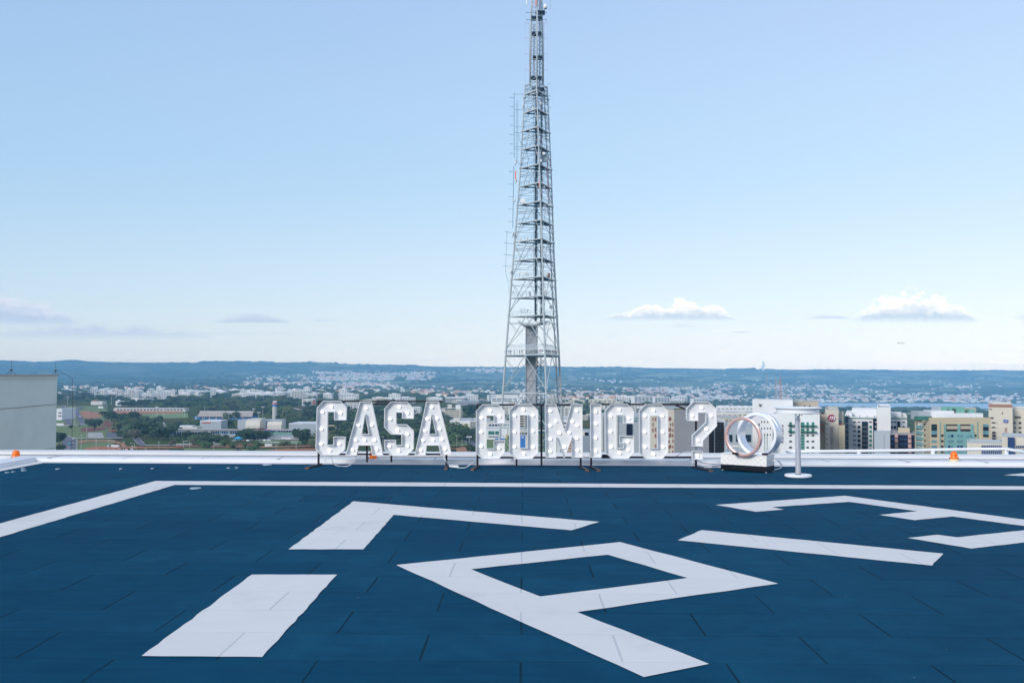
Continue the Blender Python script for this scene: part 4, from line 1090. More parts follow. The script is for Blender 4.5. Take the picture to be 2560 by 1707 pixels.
# antenna masts on its roof
M_mast = nmat('grey_mast', (.30, .33, .36), .6); M_mastr = nmat('red_mast', (.42, .27, .25), .6)
for (x, yt, m_, w_, lb) in ((1917, 933, M_mast, .12, 'single thin dark mast, leftmost on the white hotel roof'), (1939, 943, M_mast, .4, 'grey lattice mast with panels, second from the left on the white hotel roof'), (1951, 944, M_mastr, .45, 'red and white lattice mast on the white hotel roof'), (1964, 970, M_mast, .5, 'short stubby lattice mast, rightmost on the white hotel roof')):
    pb = WY(x, 1001, 233); pb.z = WY(x, 1000, 227).z; pt = WY(x, yt, 233); H = pt.z-pb.z
    g = thing('roof_mast', lb, 'mast', pb)
    if w_ < .2: MB().bar((0, 0, 0), (0, 0, H), w_).build('pole', m_, g)
    else:
        mb = MB(); q = w_*.45
        for sx_, sy_ in ((-q, -q), (q, -q), (0, q)): mb.bar((sx_, sy_, 0), (sx_*.5, sy_*.5, H), .05)
        for k in range(int(H/.9)):
            z = k*.9; mb.bar((-q, -q, z), (q*.9, -q, z+.9), .04); mb.bar((q, -q, z), (0, q, z+.9), .04); mb.bar((-q, -q, z+.9), (q, -q, z+.9), .04)
        mb.build('lattice', m_, g)
        for k in range(3 if yt < 960 else 2):
            z = H*rnd.uniform(.15, .75); MB().box(-.07, -.07, 0, .08, .07, .8).build('panel_antenna', M_grey2, g, loc=(rnd.choice((-1, 1))*w_*.9, -.1, z))
        MB().bar((0, 0, H), (0, 0, H+1.2), .05).build('tip_rod', m_, g)

# ---- beige hotel with the round maroon logo
b = Bld('hotel', 'beige hotel tower with a round maroon logo and grey vertical lettering', 2063, 2096, 1029, 230, 22, M_beige2, zb=-62)
b.fr('shade_strip', 2064.2, 1030.5, 2065.6, 1137, M_beige, .12)
for i in range(9): b.fr('window', c5(34), d5(400+i*59.8), c5(46), d5(412+i*59.8), M_slot, .12)
c_ = b.L(c5(90), d5(398), 230-b.D); r_ = 43/4.704*230/F
MB().lathe([(.001, 0), (r_, 0), (r_, .25), (.001, .25)], 36, M=Matrix.Rotation(math.pi/2, 3, 'X')).build('round_logo', nmat('maroon_sign', (.26, .03, .09), .6), b.g, loc=(c_.x, -.02, c_.z))
M_lw = nmat('logo_white', (.85, .83, .85), .6)
text_part('m', b.g, (c_.x, -.33, c_.z+.1), 1.75, M_lw, shear=.35, name='logo_letter', squeeze=.95)
mb = MB(); mb.tube([(c_.x+.3, -.33, c_.z-.25), (c_.x+.55, -.33, c_.z-.32), (c_.x+.85, -.33, c_.z-.1), (c_.x+1.1, -.33, c_.z+.05)], .045, 5); mb.build('logo_stroke', M_lw, b.g)
p = b.L(c5(95), d5(745), 230-b.D)
text_part('GRAND MERCURE', b.g, (p.x, -.22, b.L(c5(95), d5(475)).z-4.5), .95, nmat('grey_letters', (.26, .23, .21), .6), vertical=True, spacing=1.1)
w = Bld('hotel_wing', 'left beige wing of the logo tower with two red brown balconies', 2050, 2062.6, 1041, 232, 18, M_beige, zb=-62)
for y in (1051, 1063.5): w.fr('window', 2051, y, 2056, y+6.5, M_gc, .1); w.fr('balcony', 2050.2, y+7, 2058, y+14, M_redb, .9)
w = Bld('hotel_wing', 'right beige wing of the logo tower with two red brown balconies', 2096.5, 2108.5, 1040, 232, 18, M_beige2, zb=-62)
for y in (1050, 1063): w.fr('window', 2097, y, 2105, y+6.5, M_gc, .1); w.fr('balcony', 2096.6, y+7, 2107.5, y+13, M_redb, .9)
Bld('building', 'plain sand block leaning on the right of the logo tower', 2096.8, 2112, 1069, 228, 3.5, M_tan, zb=-62)
# ---- narrow dark glass tower
b = Bld('glass_tower', 'narrow dark green glass tower between the beige and the white hotels', 2112.5, 2121, 1045, 262, 22, M_gd, zb=-64)
for i in range(6): b.fr('floor_band', 2112.5, 1058+i*14, 2121, 1059+i*14, M_grey, .1)
# ---- white and black hotel
b = Bld('apartment_hotel', 'white hotel with black glass column and many small square windows', 2121.5, 2192, 1046, 270, 30, M_wp, zb=-66)
b.up('roof_block', c5(328), 1021.5, 2192, 1046, M_wp, 5, 16)
b.up('upper_storey', 2114.5, 1031, 2130, 1045, M_wp, 2, 20)
b.fr('roof_window', c5(405), d5(315), c5(420), d5(335), M_slot, -4.8, Dd=0) if False else None
b.fr('balustrade', 2121.8, 1043.5, 2192, 1046.4, M_gg, .25)
for u in (350, 412, 500, 590): b.up('terrace_column', c5(u), d5(375), c5(u+14), d5(403), M_gn, 4.8, .3)
b.grid('window', [(c5(344), c5(376))], [(d5(439+i*53), d5(452+i*53)) for i in range(8)], M_gd)
b.fr('window', c5(398), d5(439), c5(426), d5(452), M_gd, .12); b.fr('window', c5(532), d5(437), c5(562), d5(453), M_gd, .12)
b.grid('window', [(c5(397), c5(429))], [(d5(486+i*53), d5(522+i*53)) for i in range(7)], M_gd)
b.grid('window', [(c5(533), c5(562))], [(d5(486+i*53), d5(522+i*53)) for i in range(7)], M_gg)
b.fr('glass_column', c5(444), d5(437), c5(517), 1138, M_gd, .5)
b.grid('floor_band', [(c5(448), c5(513))], [(d5(500+i*53), d5(507+i*53)) for i in range(7)], M_grey, .62)
b.fr('glass_column', c5(576), d5(405), c5(618), 1138, M_gn, .5)
b.grid('white_bracket', [(c5(600), c5(620))], [(d5(440+i*53), d5(450+i*53)) for i in range(8)], M_wp, .8)
p = b.L(c5(300), d5(470), 270-b.D); MB().bar((p.x-.9, -.1, p.z+.2), (p.x+.9, -.1, p.z-.4), .15).build('wall_mark', M_grey2, b.g)
b = Bld('hotel_wing', 'blank white wall slab right of the black glass column', 2192.3, 2226.5, 1022, 266, 30, M_wp, zb=-66)
b = Bld('hotel_wing', 'right wing of the white hotel with green balustrade and dark column', 2227, 2267.5, 1046, 285, 24, M_wp, zb=-66)
b.up('roof_block', 2227, 1032, 2253, 1046, M_wp, 4, 12); b.up('roof_block', 2253.3, 1035, 2266, 1046, M_wp2, 8, 12)
b.fr('balustrade', 2227, 1044, 2267, 1047, M_gg, .25)
b.up('terrace_column', 2233, 1040.5, 2244, 1046, M_gn, 3.8, .3)
b.fr('glass_column', c5(862), d5(437), c5(900), 1138, M_gd, .4)
b.grid('window', [(c5(783), c5(811)), (c5(820), c5(850))], [(d5(440), d5(453))]+[(d5(490+i*55), d5(524+i*55)) for i in range(6)], M_gd)
b.grid('window', [(c5(920), c5(952))], [(d5(440+i*53), d5(454+i*53)) for i in range(6)], M_gd)
b = Bld('building', 'plain pale grey slab with thin roof rods below the blank white wall', 2185, 2224.8, 1084, 215, 4, M_grey2, zb=-62)
b.fr('rain_pipe', 2210, 1086, 2211, 1137, M_grey, .1)
for x in (2206, 2212, 2219, 2223): p = b.L(x, 1084, 1); MB().bar((p.x, 1, p.z), (p.x, 1, p.z+rnd.uniform(.4, .9)), .07).build('roof_rod', M_mast, b.g)
# ---- dark and pink block
b = Bld('apartment_hotel', 'dark blue glass block with two pink granite columns and a beige roof drum', 2225, 2286, 1087, 222, 9, M_gn, zb=-62, roof=M_grey)
for (x0, x1) in ((c5(832), c5(872)), (c5(987), c5(1028))):
    b.fr('pink_column', x0, d5(585), x1, 1138, M_pink, .8)
    b.grid('opening', [(x0+.6, x1+.2)], [(d5(627+i*59), d5(639+i*59)) for i in range(4)], M_slot, .95)
b.up('roof_drum', 2245, 1071, 2274.5, 1087, M_tan, 2, 6)
b.grid('window', seq(c5(885), c5(980), 4, .5), [(d5(628), d5(660)), (d5(690), d5(722))], M_gb, .12)
b.grid('window', [(c5(790), c5(822))], [(d5(628+i*59), d5(660+i*59)) for i in range(3)], M_gb, .12)
# ---- yellow and teal hotel
b = Bld('hotel', 'sand coloured hotel with teal centre bay and white penthouse floor', 2325, 2477, 1049, 240, 9.4, M_tan, zb=-64, face=False)
b.up('penthouse', 2341, 1032.5, 2458, 1049, M_wp, 3, 6.2); b.up('penthouse_top', 2329, 1026.5, 2385, 1032.8, M_wp, 3.5, 5)
b.up('roof_house', 2353, 1017, 2412, 1033, M_tealf, 5, 4); b.up('roof_house', 2344.5, 1016.8, 2352.7, 1033, M_grey2, 5, 4)
b.up('roof_house', 2424, 1023, 2437, 1033, M_tealf, 5, 3); b.up('roof_house', 2412.3, 1019, 2440, 1032.8, M_beige, 7, 2); b.up('roof_house', 2297, 1028, 2329, 1049, M_grey2, 4, 5)
for x0, x1 in ((c5(1438), c5(1518)), (c5(1530), c5(1582)), (c5(1600), c5(1635)), (c5(1648), c5(1688)), (c5(1708), c5(1758)), (c5(1780), c5(1856))):
    b.up('penthouse_window', x0, 1043.5, x1, 1048, M_gd, 2.85, .2)
for u in (1458, 1512, 1527, 1542): b.up('roof_house_window', c5(u), d5(288), c5(u+7), d5(303), M_slot, 4.85, .2)
b.up('balustrade', 2286, 1040, 2330, 1049, M_gg, .8, .15)
b.fr('teal_frame', c5(1410), d5(470), c5(1432), d5(830), M_teal, .35); b.fr('teal_frame', c5(1564), d5(470), c5(1596), d5(560), M_teal, .35); b.fr('teal_frame', c5(1718), d5(470), c5(1750), d5(560), M_teal, .35)
b.fr('teal_bay', c5(1418), d5(556), c5(1762), 1138, M_teal, .5)
for y in (472, 530): b.grid('recess', [(c5(1434), c5(1562)), (c5(1598), c5(1716))], [(d5(y), d5(y+24))], M_slot, .1)
for y in (490, 505): pass
b.grid('balcony', [(c5(1434), c5(1564)), (c5(1598), c5(1716))], [(d5(490), d5(528))], M_beige, .5)
b.grid('window', [(c5(1262), c5(1325)), (c5(1870), c5(1932))], [(d5(470), d5(500)), (d5(503), d5(545)), (d5(548), d5(590)), (d5(594), d5(620))], M_gd, .15, mats=[M_gd, M_gc, M_gd])
b.grid('window', [(c5(1265), c5(1325)), (c5(1870), c5(1932))], [(d5(658+i*63), d5(686+i*63)) for i in range(3)], M_gc, .12)
b.grid('recess', [(c5(1375), c5(1404)), (c5(1762), c5(1792))], [(d5(592+i*64), d5(616+i*64)) for i in range(4)], M_slot, .12)
b.fr('teal_strip', c5(1362), d5(440), c5(1372), 1138, M_teal, .18); b.fr('teal_strip', c5(1800), d5(440), c5(1812), d5(690), M_teal, .18)
b.grid('window', [(c5(1448), c5(1472)), (c5(1484), c5(1508)), (c5(1556), c5(1580)), (c5(1592), c5(1620)), (c5(1665), c5(1690)), (c5(1704), c5(1730))], [(d5(590+i*64), d5(622+i*64)) for i in range(4)], M_gc, .62, mats=[M_gc, M_gc, M_gb])
b.grid('window', [(2297, 2300)], [(1200, 1201)], M_gc) if False else None
for i in range(6):
    y = d5(455+i*63)
    b.side('window', c5(1090), y, c5(1102), y+2.5, M_slot); b.side('window', c5(1180), y+2, c5(1195), y+5, M_slot)
    b.side('teal_balcony', c5(1112), d5(485+i*64), c5(1170), d5(520+i*64), M_teal, .7)
    b.side('balcony_gap', c5(1112), d5(455+i*64), c5(1170), d5(485+i*64), M_wp2, .2)
# ---- cream suites tower
b = Bld('hotel', 'cream hotel tower with a blue oval sign and red vertical lettering at the right edge', 2471, 2531, 1016, 262, 26, M_cream2, zb=-66)
b.fr('roof_band', 2471, d5(238), 2531, d5(270), nmat('brown_red_band', (.33, .16, .12), .8), .2)
for i in range(2): b.grid('window', [(c5(1972), c5(2016))], [(d5(445+i*56), d5(460+i*56))], M_slot)
b.fr('dark_balcony', c5(1978), d5(556), c5(2018), d5(692), M_slot, .1); b.grid('balcony', [(c5(1976), c5(2020))], [(d5(580+i*40), d5(596+i*40)) for i in range(3)], M_grey, .6)
for v in (388, 332): b.fr('window', c5(1945) if v == 388 else c5(2092), d5(v), c5(1992) if v == 388 else c5(2104), d5(v)+4, M_slot, .12)
for i in range(4): b.fr('vent', c5(2030), d5(452+i*55), c5(2036), d5(452+i*55)+2.2, M_slot, .12)
for u in (1940, 1953, 1966): b.fr('vent', c5(u), d5(288), c5(u+7), d5(300), M_slot, .12)
p = b.L(c5(2138), d5(434), 262-b.D)
me = MB().lathe([(.001, 0), (1.0, 0), (1.0, .25), (.001, .25)], 32, M=Matrix.Rotation(math.pi/2, 3, 'X')).build('oval_sign', nmat('blue_sign', (.06, .12, .42), .5), b.g, loc=(p.x, -.02, p.z), )
me.scale = (.66, 1, .46)
text_part('ca', b.g, (p.x, -.36, p.z+.03), .6, M_lw, shear=.3, name='sign_letters')
p = b.L(c5(2142), d5(560), 262-b.D); text_part('SUITES', b.g, (p.x, -.2, p.z), .75, nmat('red_letters', (.42, .12, .15), .6), vertical=True)
w = Bld('hotel_wing', 'lower right wing of the cream tower, cut by the photo edge', 2531.3, 2620, 1027, 264, 24, M_cream2, zb=-66)
w.grid('window', [(2537, 2552)], [(1041, 1045)], M_slot)
w.grid('window', [(c5(2204), c5(2218)), (c5(2236), c5(2252)), (c5(2290), c5(2320))], [(d5(445+i*55), d5(468+i*55)) for i in range(3)], M_slot)
# ---- low cream and blue office building
b = Bld('office_building', 'low cream office building with rows of blue windows and a sloping roof line', 2417, 2505, 1108, 190, 5, M_cream2, zb=-60, roof=M_grey2)
for u in (1720, 1760): b.fr('panel_joint', c5(u), d5(705), c5(u)+.4, 1138, M_grey2, .05)
b.grid('window', seq(c5(1850), c5(2092), 11, .75), [(d5(718), d5(754)), (d5(775), d5(830))], M_gb, .12)
b = Bld('office_building', 'cream office block with a blue glass stair tower at the right edge', 2504.5, 2620, 1093, 184, 5, M_cream2, zb=-60, roof=M_grey2)
b.fr('glass_tower', c5(2160), d5(622), c5(2243), 1138, M_gb, .8)
b.grid('mullion', [(c5(2160), c5(2243))], [(d5(652+i*38), d5(655+i*38)) for i in range(5)], M_grey2, .9)
b.grid('window', seq(c5(2258), c5(2400), 7, .75), [(d5(722), d5(752)), (d5(772), d5(802))], M_gb, .12)

# ---- grey block with red brown windows, dark glass block
b = Bld('office_block', 'large grey block with red brown windows on its pale left side', 1686, 1772, 1030, 205, 34, M_grey, zb=-61)
b.up('roof_plants', 1690, 1021, 1716, 1030, M_leafs[2], 6, 3)
lx0 = WY(1625, 1030, 205).x; 
g_ = Bld('office_block', 'pale facade with scattered red brown windows seen through the last O', 1616, 1685.6, 1031, 205.2, 10, M_beige2, zb=-61)
for i in range(7):
    for j, u in enumerate((1631, 1637.5, 1643, 1671.5, 1675, 1680.5)):
        if rnd.random() < .85: g_.fr('window', u+rnd.uniform(-.6, .6), 1040+i*14+rnd.uniform(0, 4), u+2.4, 1049+i*14+rnd.uniform(0, 3), M_brownw, .1)
b = Bld('glass_office', 'dark glass block with a fine grid and white edge fins right of the question mark', 1773, 1811, 1055, 212, 22, nmat('brown_black_glass', (.045, .04, .05), .2, var=.3, vscale=.5), zb=-61, roof=M_wp)
b.fr('white_fin', 1784.2, 1053, 1786, 1138, M_wp, .6); b.fr('white_fin', 1809.5, 1053, 1811.6, 1138, M_wp, .6)
b.grid('mullion', [(1774, 1809)], [(1062+i*7.6, 1062.4+i*7.6) for i in range(10)], M_grey, .1)
for i in range(5): b.fr('mullion', 1789+i*4, 1056, 1789.4+i*4, 1137, M_grey, .1)
# ---- grey blue halls behind COMIGO
b = Bld('hall', 'large blank grey blue hall seen between the M and the G', 1455, 1502, 1093, 300, 40, nmat('grey_blue_sheet', (.27, .32, .38), .6, var=.1, vscale=.1), zb=-60)
b.up('roof_box', 1462, 1080, 1472, 1093, M_gn, 2, 6); b.up('roof_box', 1450, 1079, 1461.5, 1093, M_cream2, 2, 10)
b = Bld('office_block', 'pale grey blue block seen through the letter G', 1503, 1620, 1041, 235, 12, M_grey2, zb=-60)
b.fr('dark_glazing', 1566, 1059, 1580, 1138, M_gn, .3); b.fr('stone_edge', 1541.5, 1036, 1544, 1138, M_wp2, .3); b.fr('stone_edge', 1504, 1040, 1506.5, 1138, M_wp2, .3)
b.grid('window', [(1542, 1549), (1552, 1559), (1584, 1594)], [(1043.5, 1046), (1050, 1053)], M_gc, .12)
b = Bld('office_block', 'orange striped block seen through the legs of the M', 1412, 1432, 1100, 260, 24, M_beige2, zb=-60)
b.grid('window', seq(1413, 1431, 5, .5), [(1102+i*8, 1107+i*8) for i in range(4)], nmat('orange_brown', (.40, .18, .09), .7))
# ---- white buildings behind A C O
b = Bld('building', 'white block with ochre sign panels left of the C of COMIGO', 1124, 1175, 1052, 1080, 60, M_wp)
b.up('roof_house', 1134, 1045, 1149, 1052, M_cream2, 8, 14); b.grid('window', [(1135, 1137.5), (1140, 1142.5)], [(1055+i*7, 1059+i*7) for i in range(3)], M_gd)
b.fr('ochre_panel', 1155, 1059, 1172, 1061, M_yel, .3); b.fr('ochre_panel', 1155, 1065, 1172, 1074, M_yel, .3); b.fr('opening', 1158, 1069, 1169, 1071, M_slot, .4)
b = Bld('building', 'white office with dark window bands behind the C of COMIGO', 1175.5, 1222, 1053, 1070, 60, M_wp2)
b.grid('window_band', [(1175.6, 1192), (1197, 1206)], [(1055+i*5, 1057.5+i*5) for i in range(3)], M_gn)
b = Bld('apartment_block', 'cream block with many small windows, between the last A and the gap', 1103, 1152, 1022, 1450, 50, M_cream2)
b.up('roof_house', 1119, 1011, 1129, 1022, M_cream2, 6, 10); b.up('roof_house', 1139, 1012, 1151, 1022, M_wp, 6, 10)
b.grid('window', seq(1112, 1148, 12, .45), [(1026+i*5, 1028.6+i*5) for i in range(4)], M_slot, .15); b.fr('window_band', 1112, 1021.3, 1139, 1024, M_gd, .3)
b = Bld('ministry_building', 'curved office building of white and glass bands behind the gap between the words', 1113, 1162, 993.5, 2250, 60, M_wp)
b.grid('window_band', [(1113, 1162)], [(995.4+i*3.4, 997.2+i*3.4) for i in range(4)], M_gd, .8)
b = Bld('arena', 'low round concrete arena behind the second word', 1143, 1197, 1004, 2050, 80, M_grey)
b = Bld('office_building', 'white office complex with window bands at the foot of the tower', 1228, 1300, 994, 1950, 60, M_wp)
b.up('upper_block', 1240, 986.5, 1295, 994, M_wp2, 30, 30)
b.grid('window_band', [(1231, 1240), (1242, 1253), (1259, 1268), (1270, 1280), (1284, 1292)], [(996.5, 998.3), (1001, 1002.8)], M_gd, .5)
b = Bld('shop_building', 'white round-fronted building with teal glazing seen through the C of COMIGO', 1214, 1268, 1073, 940, 30, M_wp)
b.fr('glazing', 1221, 1077, 1236, 1086, M_gg, .3); b.fr('glazing', 1238, 1077, 1249, 1086, M_gg, .3); b.fr('window_band', 1221, 1090, 1246, 1092.5, M_slot, .3); b.fr('awning', 1238, 1095, 1262, 1099, M_blue, 2.5)
b.fr('ochre_panel', 1264, 1085, 1268, 1100, M_yel, .5)
b = Bld('shop_building', 'blue and white glazed upper building behind the C of COMIGO', 1218, 1290, 1056, 1000, 30, M_wp2)
b.grid('window', seq(1221, 1252, 4, .7), [(1060, 1065)], M_gb, .3); b.grid('window', seq(1257, 1288, 3, .75), [(1060, 1063), (1067, 1069)], M_gc, .3)
b.fr('window', 1218, 1040, 1222, 1045, M_brownw, .3)
b = Bld('apartment_block', 'striped beige block seen through the first O of COMIGO', 1290, 1325, 1030, 600, 30, M_beige2, zb=-60)
b.grid('window_band', [(1300, 1309), (1312, 1320)], [(1039+i*6, 1042+i*6) for i in range(6)], M_gn)
b = Bld('kiosk', 'dark blue sign board with a white mark seen through the first O', 1301, 1313, 1089, 330, 3, M_blue, cat='sign', zb=-48, parap=0)
b.fr('white_mark', 1304, 1091, 1309, 1094, M_wp, .2)
b = Bld('building', 'white low building with dark upper band right of the tower foot', 1311, 1345, 1080, 420, 30, M_wp2, zb=-60); b.fr('dark_band', 1300, 1081, 1345, 1085, M_gn, .4)
b = Bld('building', 'low white block below the tower and M, with a dark stair slot', 1398, 1456, 1050, 480, 34, M_wp, zb=-60)
b.grid('window_band', [(1402, 1452)], [(1056+i*9, 1059+i*9) for i in range(4)], M_slot, .3)
# ---- white terraces between ? and the ring
for k, (x0, x1, yt, D, m, lb) in enumerate([(1790, 1886, 1017, 1100, M_wp, 'row of white flat roofed blocks far behind the rings'), (1790, 1884, 1032, 760, M_wp2, 'second terrace of pale blocks behind the rings'), (1788, 1846, 1046, 560, M_beige2, 'third pale terrace with dark window slots, left of the ring'), (1810, 1884, 1070, 420, M_grey2, 'pale grey block with dark bays seen through the rose gold ring')]):
    b = Bld('terrace_block', lb, x0, x1, yt, D, 40, m, zb=-62)
    n = 9 - k*2
    b.grid('window', seq(x0+2, x1-2, n, .6), [(yt+4, yt+5.5), (yt+9, yt+10.5)] if k < 3 else [(yt+16, yt+34)], M_slot if k < 3 else M_gd, .3)
    for j in range(5 if k < 3 else 2):
        xx = rnd.uniform(x0+4, x1-14); b.up('roof_house', xx, yt-rnd.uniform(2, 4), xx+rnd.uniform(5, 12), yt, m, 10, 8)
b = Bld('shed', 'low building with a bright blue awning seen below the ring', 1815, 1850, 1130, 260, 20, M_wp2, zb=-60); b.fr('awning', 1818, 1127, 1836, 1134, nmat('bright_blue', (.04, .30, .55), .7), 1.5)
tree(1822, 1132, 27, 0, 'dark green tree seen through the rose gold ring', 'trees near the rings', 40, zg=-60); tree(1841, 1134, 25, 1, 'second tree seen through the ring, right of the dark one', 'trees near the rings', 30, zg=-60); tree(1818, 1068, 14, 1, 'small tree between the dark glass block and the ring', 'trees near the rings', 18, zg=-60)

# ================================================================== PARK BUILDINGS (left)
def gb(px0, px1, pyt, pyb, depth, **k):     # depth plane where the front foot touches the ground
    return RF((px0+px1)/2, pyb, -60).y
a7 = lambda u: 140+u/7.35
e7 = lambda v: 960+v/7.35
a6 = lambda u: 440+u/6.533
e6 = lambda v: 960+v/6.533
D = gb(283, 460, 1019, 1027, 0); b = Bld('long_shed', 'very long low white shed with dark bays beyond the park', 284, 462, 1021, D, 22, M_wp2, zb=-60, parap=0)
b.fr('roof_fascia', 289, 1018.8, 462, 1021.5, M_roofw, 1.2); b.grid('opening', seq(291, 458, 20, .5), [(1022.5, 1025.5)], M_gd, .4)
b = Bld('white_wall', 'white boundary wall piece left of the long shed', 245, 258, 1015.5, gb(245,258,0,1020,0), 2, M_wp, cat='wall', zb=-60, parap=0)
D = gb(230, 255, 0, 1012, 0)
b = Bld('building', 'low pale building with a red roof beyond the park', 227, 256, 1004, D, 20, M_wp2, zb=-60, roof=M_wp); b.up('red_roof', 232, 1000, 243, 1004.5, M_terra, 2, 10)
b = Bld('building', 'white tower-like block left of the long wood', 289, 316, 1003, gb(289,316,0,1014,0), 20, M_wp, zb=-60); b.up('tower', 294, 999, 298.5, 1006, M_wp, 1, 6)
b = Bld('building', 'pale flat buildings in the wood above the long shed', 326, 372, 997, gb(326,372,0,1006,0), 30, M_wp, zb=-60); b.up('upper_storey', 329, 994.5, 346, 997.5, M_cream2, 4, 20); b.fr('red_part', 322, 999, 330, 1005, M_redb, .5)
b = Bld('building', 'small white building far in the wood right of the flat ones', 394, 412, 996.5, gb(394,412,0,1001,0), 20, M_wp, zb=-60)
# villa on the far left
b = Bld('villa', 'white house with garden wall at the edge of the grey green wall', 140, 155, 1022, gb(140,158,0,1050,0), 40, M_wp, zb=-60); b.grid('window', [(146, 149), (150, 153)], [(1030, 1033), (1038, 1041)], M_slot, .3)
b = Bld('garden_wall', 'white garden wall below the villa', 138, 159, 1058, gb(138,159,0,1063,0), 1, M_wp, cat='wall', zb=-60, parap=0)
# gym with a pitched brown roof
D = gb(480, 633, 0, 1048, 0)
def pt(px, py, dd=0): return WY(px, py, D+dd)
g = thing('gymnasium', 'long gymnasium with a pale brown pitched roof and blue walls', 'building', (pt(560, 1048).x, D, -60))
o_ = g.location
xl, xr = pt(a6(265), 1040).x-o_.x, pt(a6(1255), 1040).x-o_.x; zE = pt(560, e6(528)).z+60; zR = pt(560, e6(450), 18).z+60
MB().box(xl+3, 0, 0, xr-3, 36, zE).build('wall', M_blue, g)
mb = MB(); xl2, xr2 = pt(a6(330), 1030).x-o_.x, pt(a6(1205), 1030).x-o_.x
mb.quadbox([(xl2+2, -3, zE-.4), (xr, -3, zE-.4), (xr2, 18, zR-.4), (xl2, 18, zR-.4), (xl2+2, -3, zE), (xr, -3, zE), (xr2, 18, zR), (xl2, 18, zR)])
mb.quadbox([(xl2, 18.05, zR-.4), (xr2, 18.05, zR-.4), (xr, 39, zE-.4), (xl2+2, 39, zE-.4), (xl2, 18.05, zR), (xr2, 18.05, zR), (xr, 39, zE), (xl2+2, 39, zE)])
mb.build('roof', M_roofb, g)
MB().box(xl2-1, 17.6, zR, xr2, 18.6, zR+.8).build('ridge', M_roofw, g)
mb = MB(); mb.face([(xl2, -1, zE), (xl2, 18, zR), (xl2, 37, zE)]); mb.build('gable', M_redb, g)
mb = MB()
for i in range(8): mb.box(xl+5+i*(xr-xl-10)/8, -.6, 0, xl+6+i*(xr-xl-10)/8, 0, zE)
mb.build('columns', M_wp2, g)
# water tower
D = gb(681, 693, 0, 1049, 0); c_ = WY(686.8, 1049, D); r_ = 6*D/F; H = WY(686.8, 1005.5, D).z+60
g = thing('water_tower', 'round grey concrete water tower with red and blue bands at its top', 'tower', (c_.x, D, -60))
def cyl(r0, z0, z1, nm, m, n=28): 
    me = MB().lathe([(.001, z0), (r0, z0), (r0, z1), (.001, z1)], n).mesh(nm, m, True); smooth_by_angle(me); return link(nm, me, g)
M_ct = nmat('tower_concrete', (.50, .50, .47), .9, var=.12, vscale=.2)
cyl(r_, 0, H*.76, 'shaft', M_ct); cyl(r_*1.01, H*.76, H*.88, 'blue_band', M_blue); cyl(r_*1.01, H*.88, H, 'red_band', nmat('faded_red', (.55, .20, .20), .8))
for k in range(4): MB().box(-.6, -.6, 0, .6, .6, 2).build('roof_equipment', M_wp, g, loc=(math.cos(k*1.6)*r_*.6, math.sin(k*1.6)*r_*.6, H))
# the school
D = gb(440, 735, 0, 1092, 0)
b = Bld('school_building', 'long two storey school building with green and blue glazed front', 382, 735, 1074.5, D, 20, M_grey2, zb=-60, parap=0)
b.fr('roof_slab', 382, 1072.6, 735, 1075.5, M_terra if False else nmat('pinkish_slab', (.55, .42, .36), .9, var=.1, vscale=.1), 1.5)
b.grid('window', seq(527, 645, 22, .7), [(1077.5, 1084)], M_gb, .3, mats=[M_gb, M_gd, M_gc]); b.grid('window', seq(402, 520, 18, .7), [(1079, 1085)], M_gd, .3, mats=[M_gb, M_gd])
b.fr('red_beam', 647, 1073.4, 679, 1074.6, M_red, 1.7); b.fr('blue_beam', 647, 1074.8, 679, 1077, M_blue, 1.7)
b.grid('window', seq(648, 735, 13, .72), [(1076.5, 1080.5)], M_gd, .3, mats=[M_gb, M_gd, M_gc]); b.grid('green_panel', seq(652, 732, 12, .72), [(1081, 1084.5)], M_green, .3); b.grid('window', seq(670, 735, 9, .7), [(1085, 1088)], M_gc, .3)
b.fr('gate_opening', 656, 1085.5, 672, 1091, M_slot, .3)
b = Bld('school_hall', 'cream windowless hall on the school roof, left one', 613, 649, 1064, D+25, 16, M_cream2, zb=-60)
mb = MB(); w_ = (b.x1-b.x0)/2; h_ = b.zt-b.zb
mb.quadbox([(-w_, 0, h_), (w_, 0, h_), (w_, 16, h_), (-w_, 16, h_), (-w_, 2, h_+5), (w_, 2, h_+5), (w_, 14, h_+5), (-w_, 14, h_+5)]); mb.build('sloped_top', M_cream2, b.g)
for i in range(5): b.fr('pilaster', 615+i*7.5, 1065, 615.5+i*7.5, 1073, M_grey2, .2)
b = Bld('school_hall', 'cream hall on the school roof, right one', 668, 703, 1063, D+25, 16, M_cream2, zb=-60)
mb = MB(); mb.quadbox([(-w_, 0, h_), (w_, 0, h_), (w_, 16, h_), (-w_, 16, h_), (-w_, 2, h_+4), (w_, 2, h_+4), (w_, 14, h_+4), (-w_, 14, h_+4)]); mb.build('sloped_top', M_cream2, b.g)
for i in range(4): b.fr('pilaster', 671+i*8, 1065, 671.5+i*8, 1072, M_grey2, .2)
b = Bld('school_hall', 'tall white stage block between and behind the cream halls', 619, 652, 1048, D+60, 20, M_wp2, zb=-60); b = Bld('school_hall', 'long low pale block left and right of the stage', 594, 704, 1050.5, D+85, 20, M_grey2, zb=-60)
b = Bld('school_wing', 'low building with white roof and a red stripe behind the school', 500, 553, 1052, D+110, 24, M_grey2, zb=-60, roof=M_roofw); b.fr('roof', 500, 1050.5, 553, 1054.5, M_roofw, .4); b.fr('red_stripe', 506, 1055, 527, 1057.5, M_red, .5)
b = Bld('school_wing', 'low building with a cream roof left of the school wood', 456, 492, 1068, D+30, 16, M_cream2, zb=-60); b.up('white_roof', 449, 1063.5, 481, 1068, M_roofw, 8, 10)
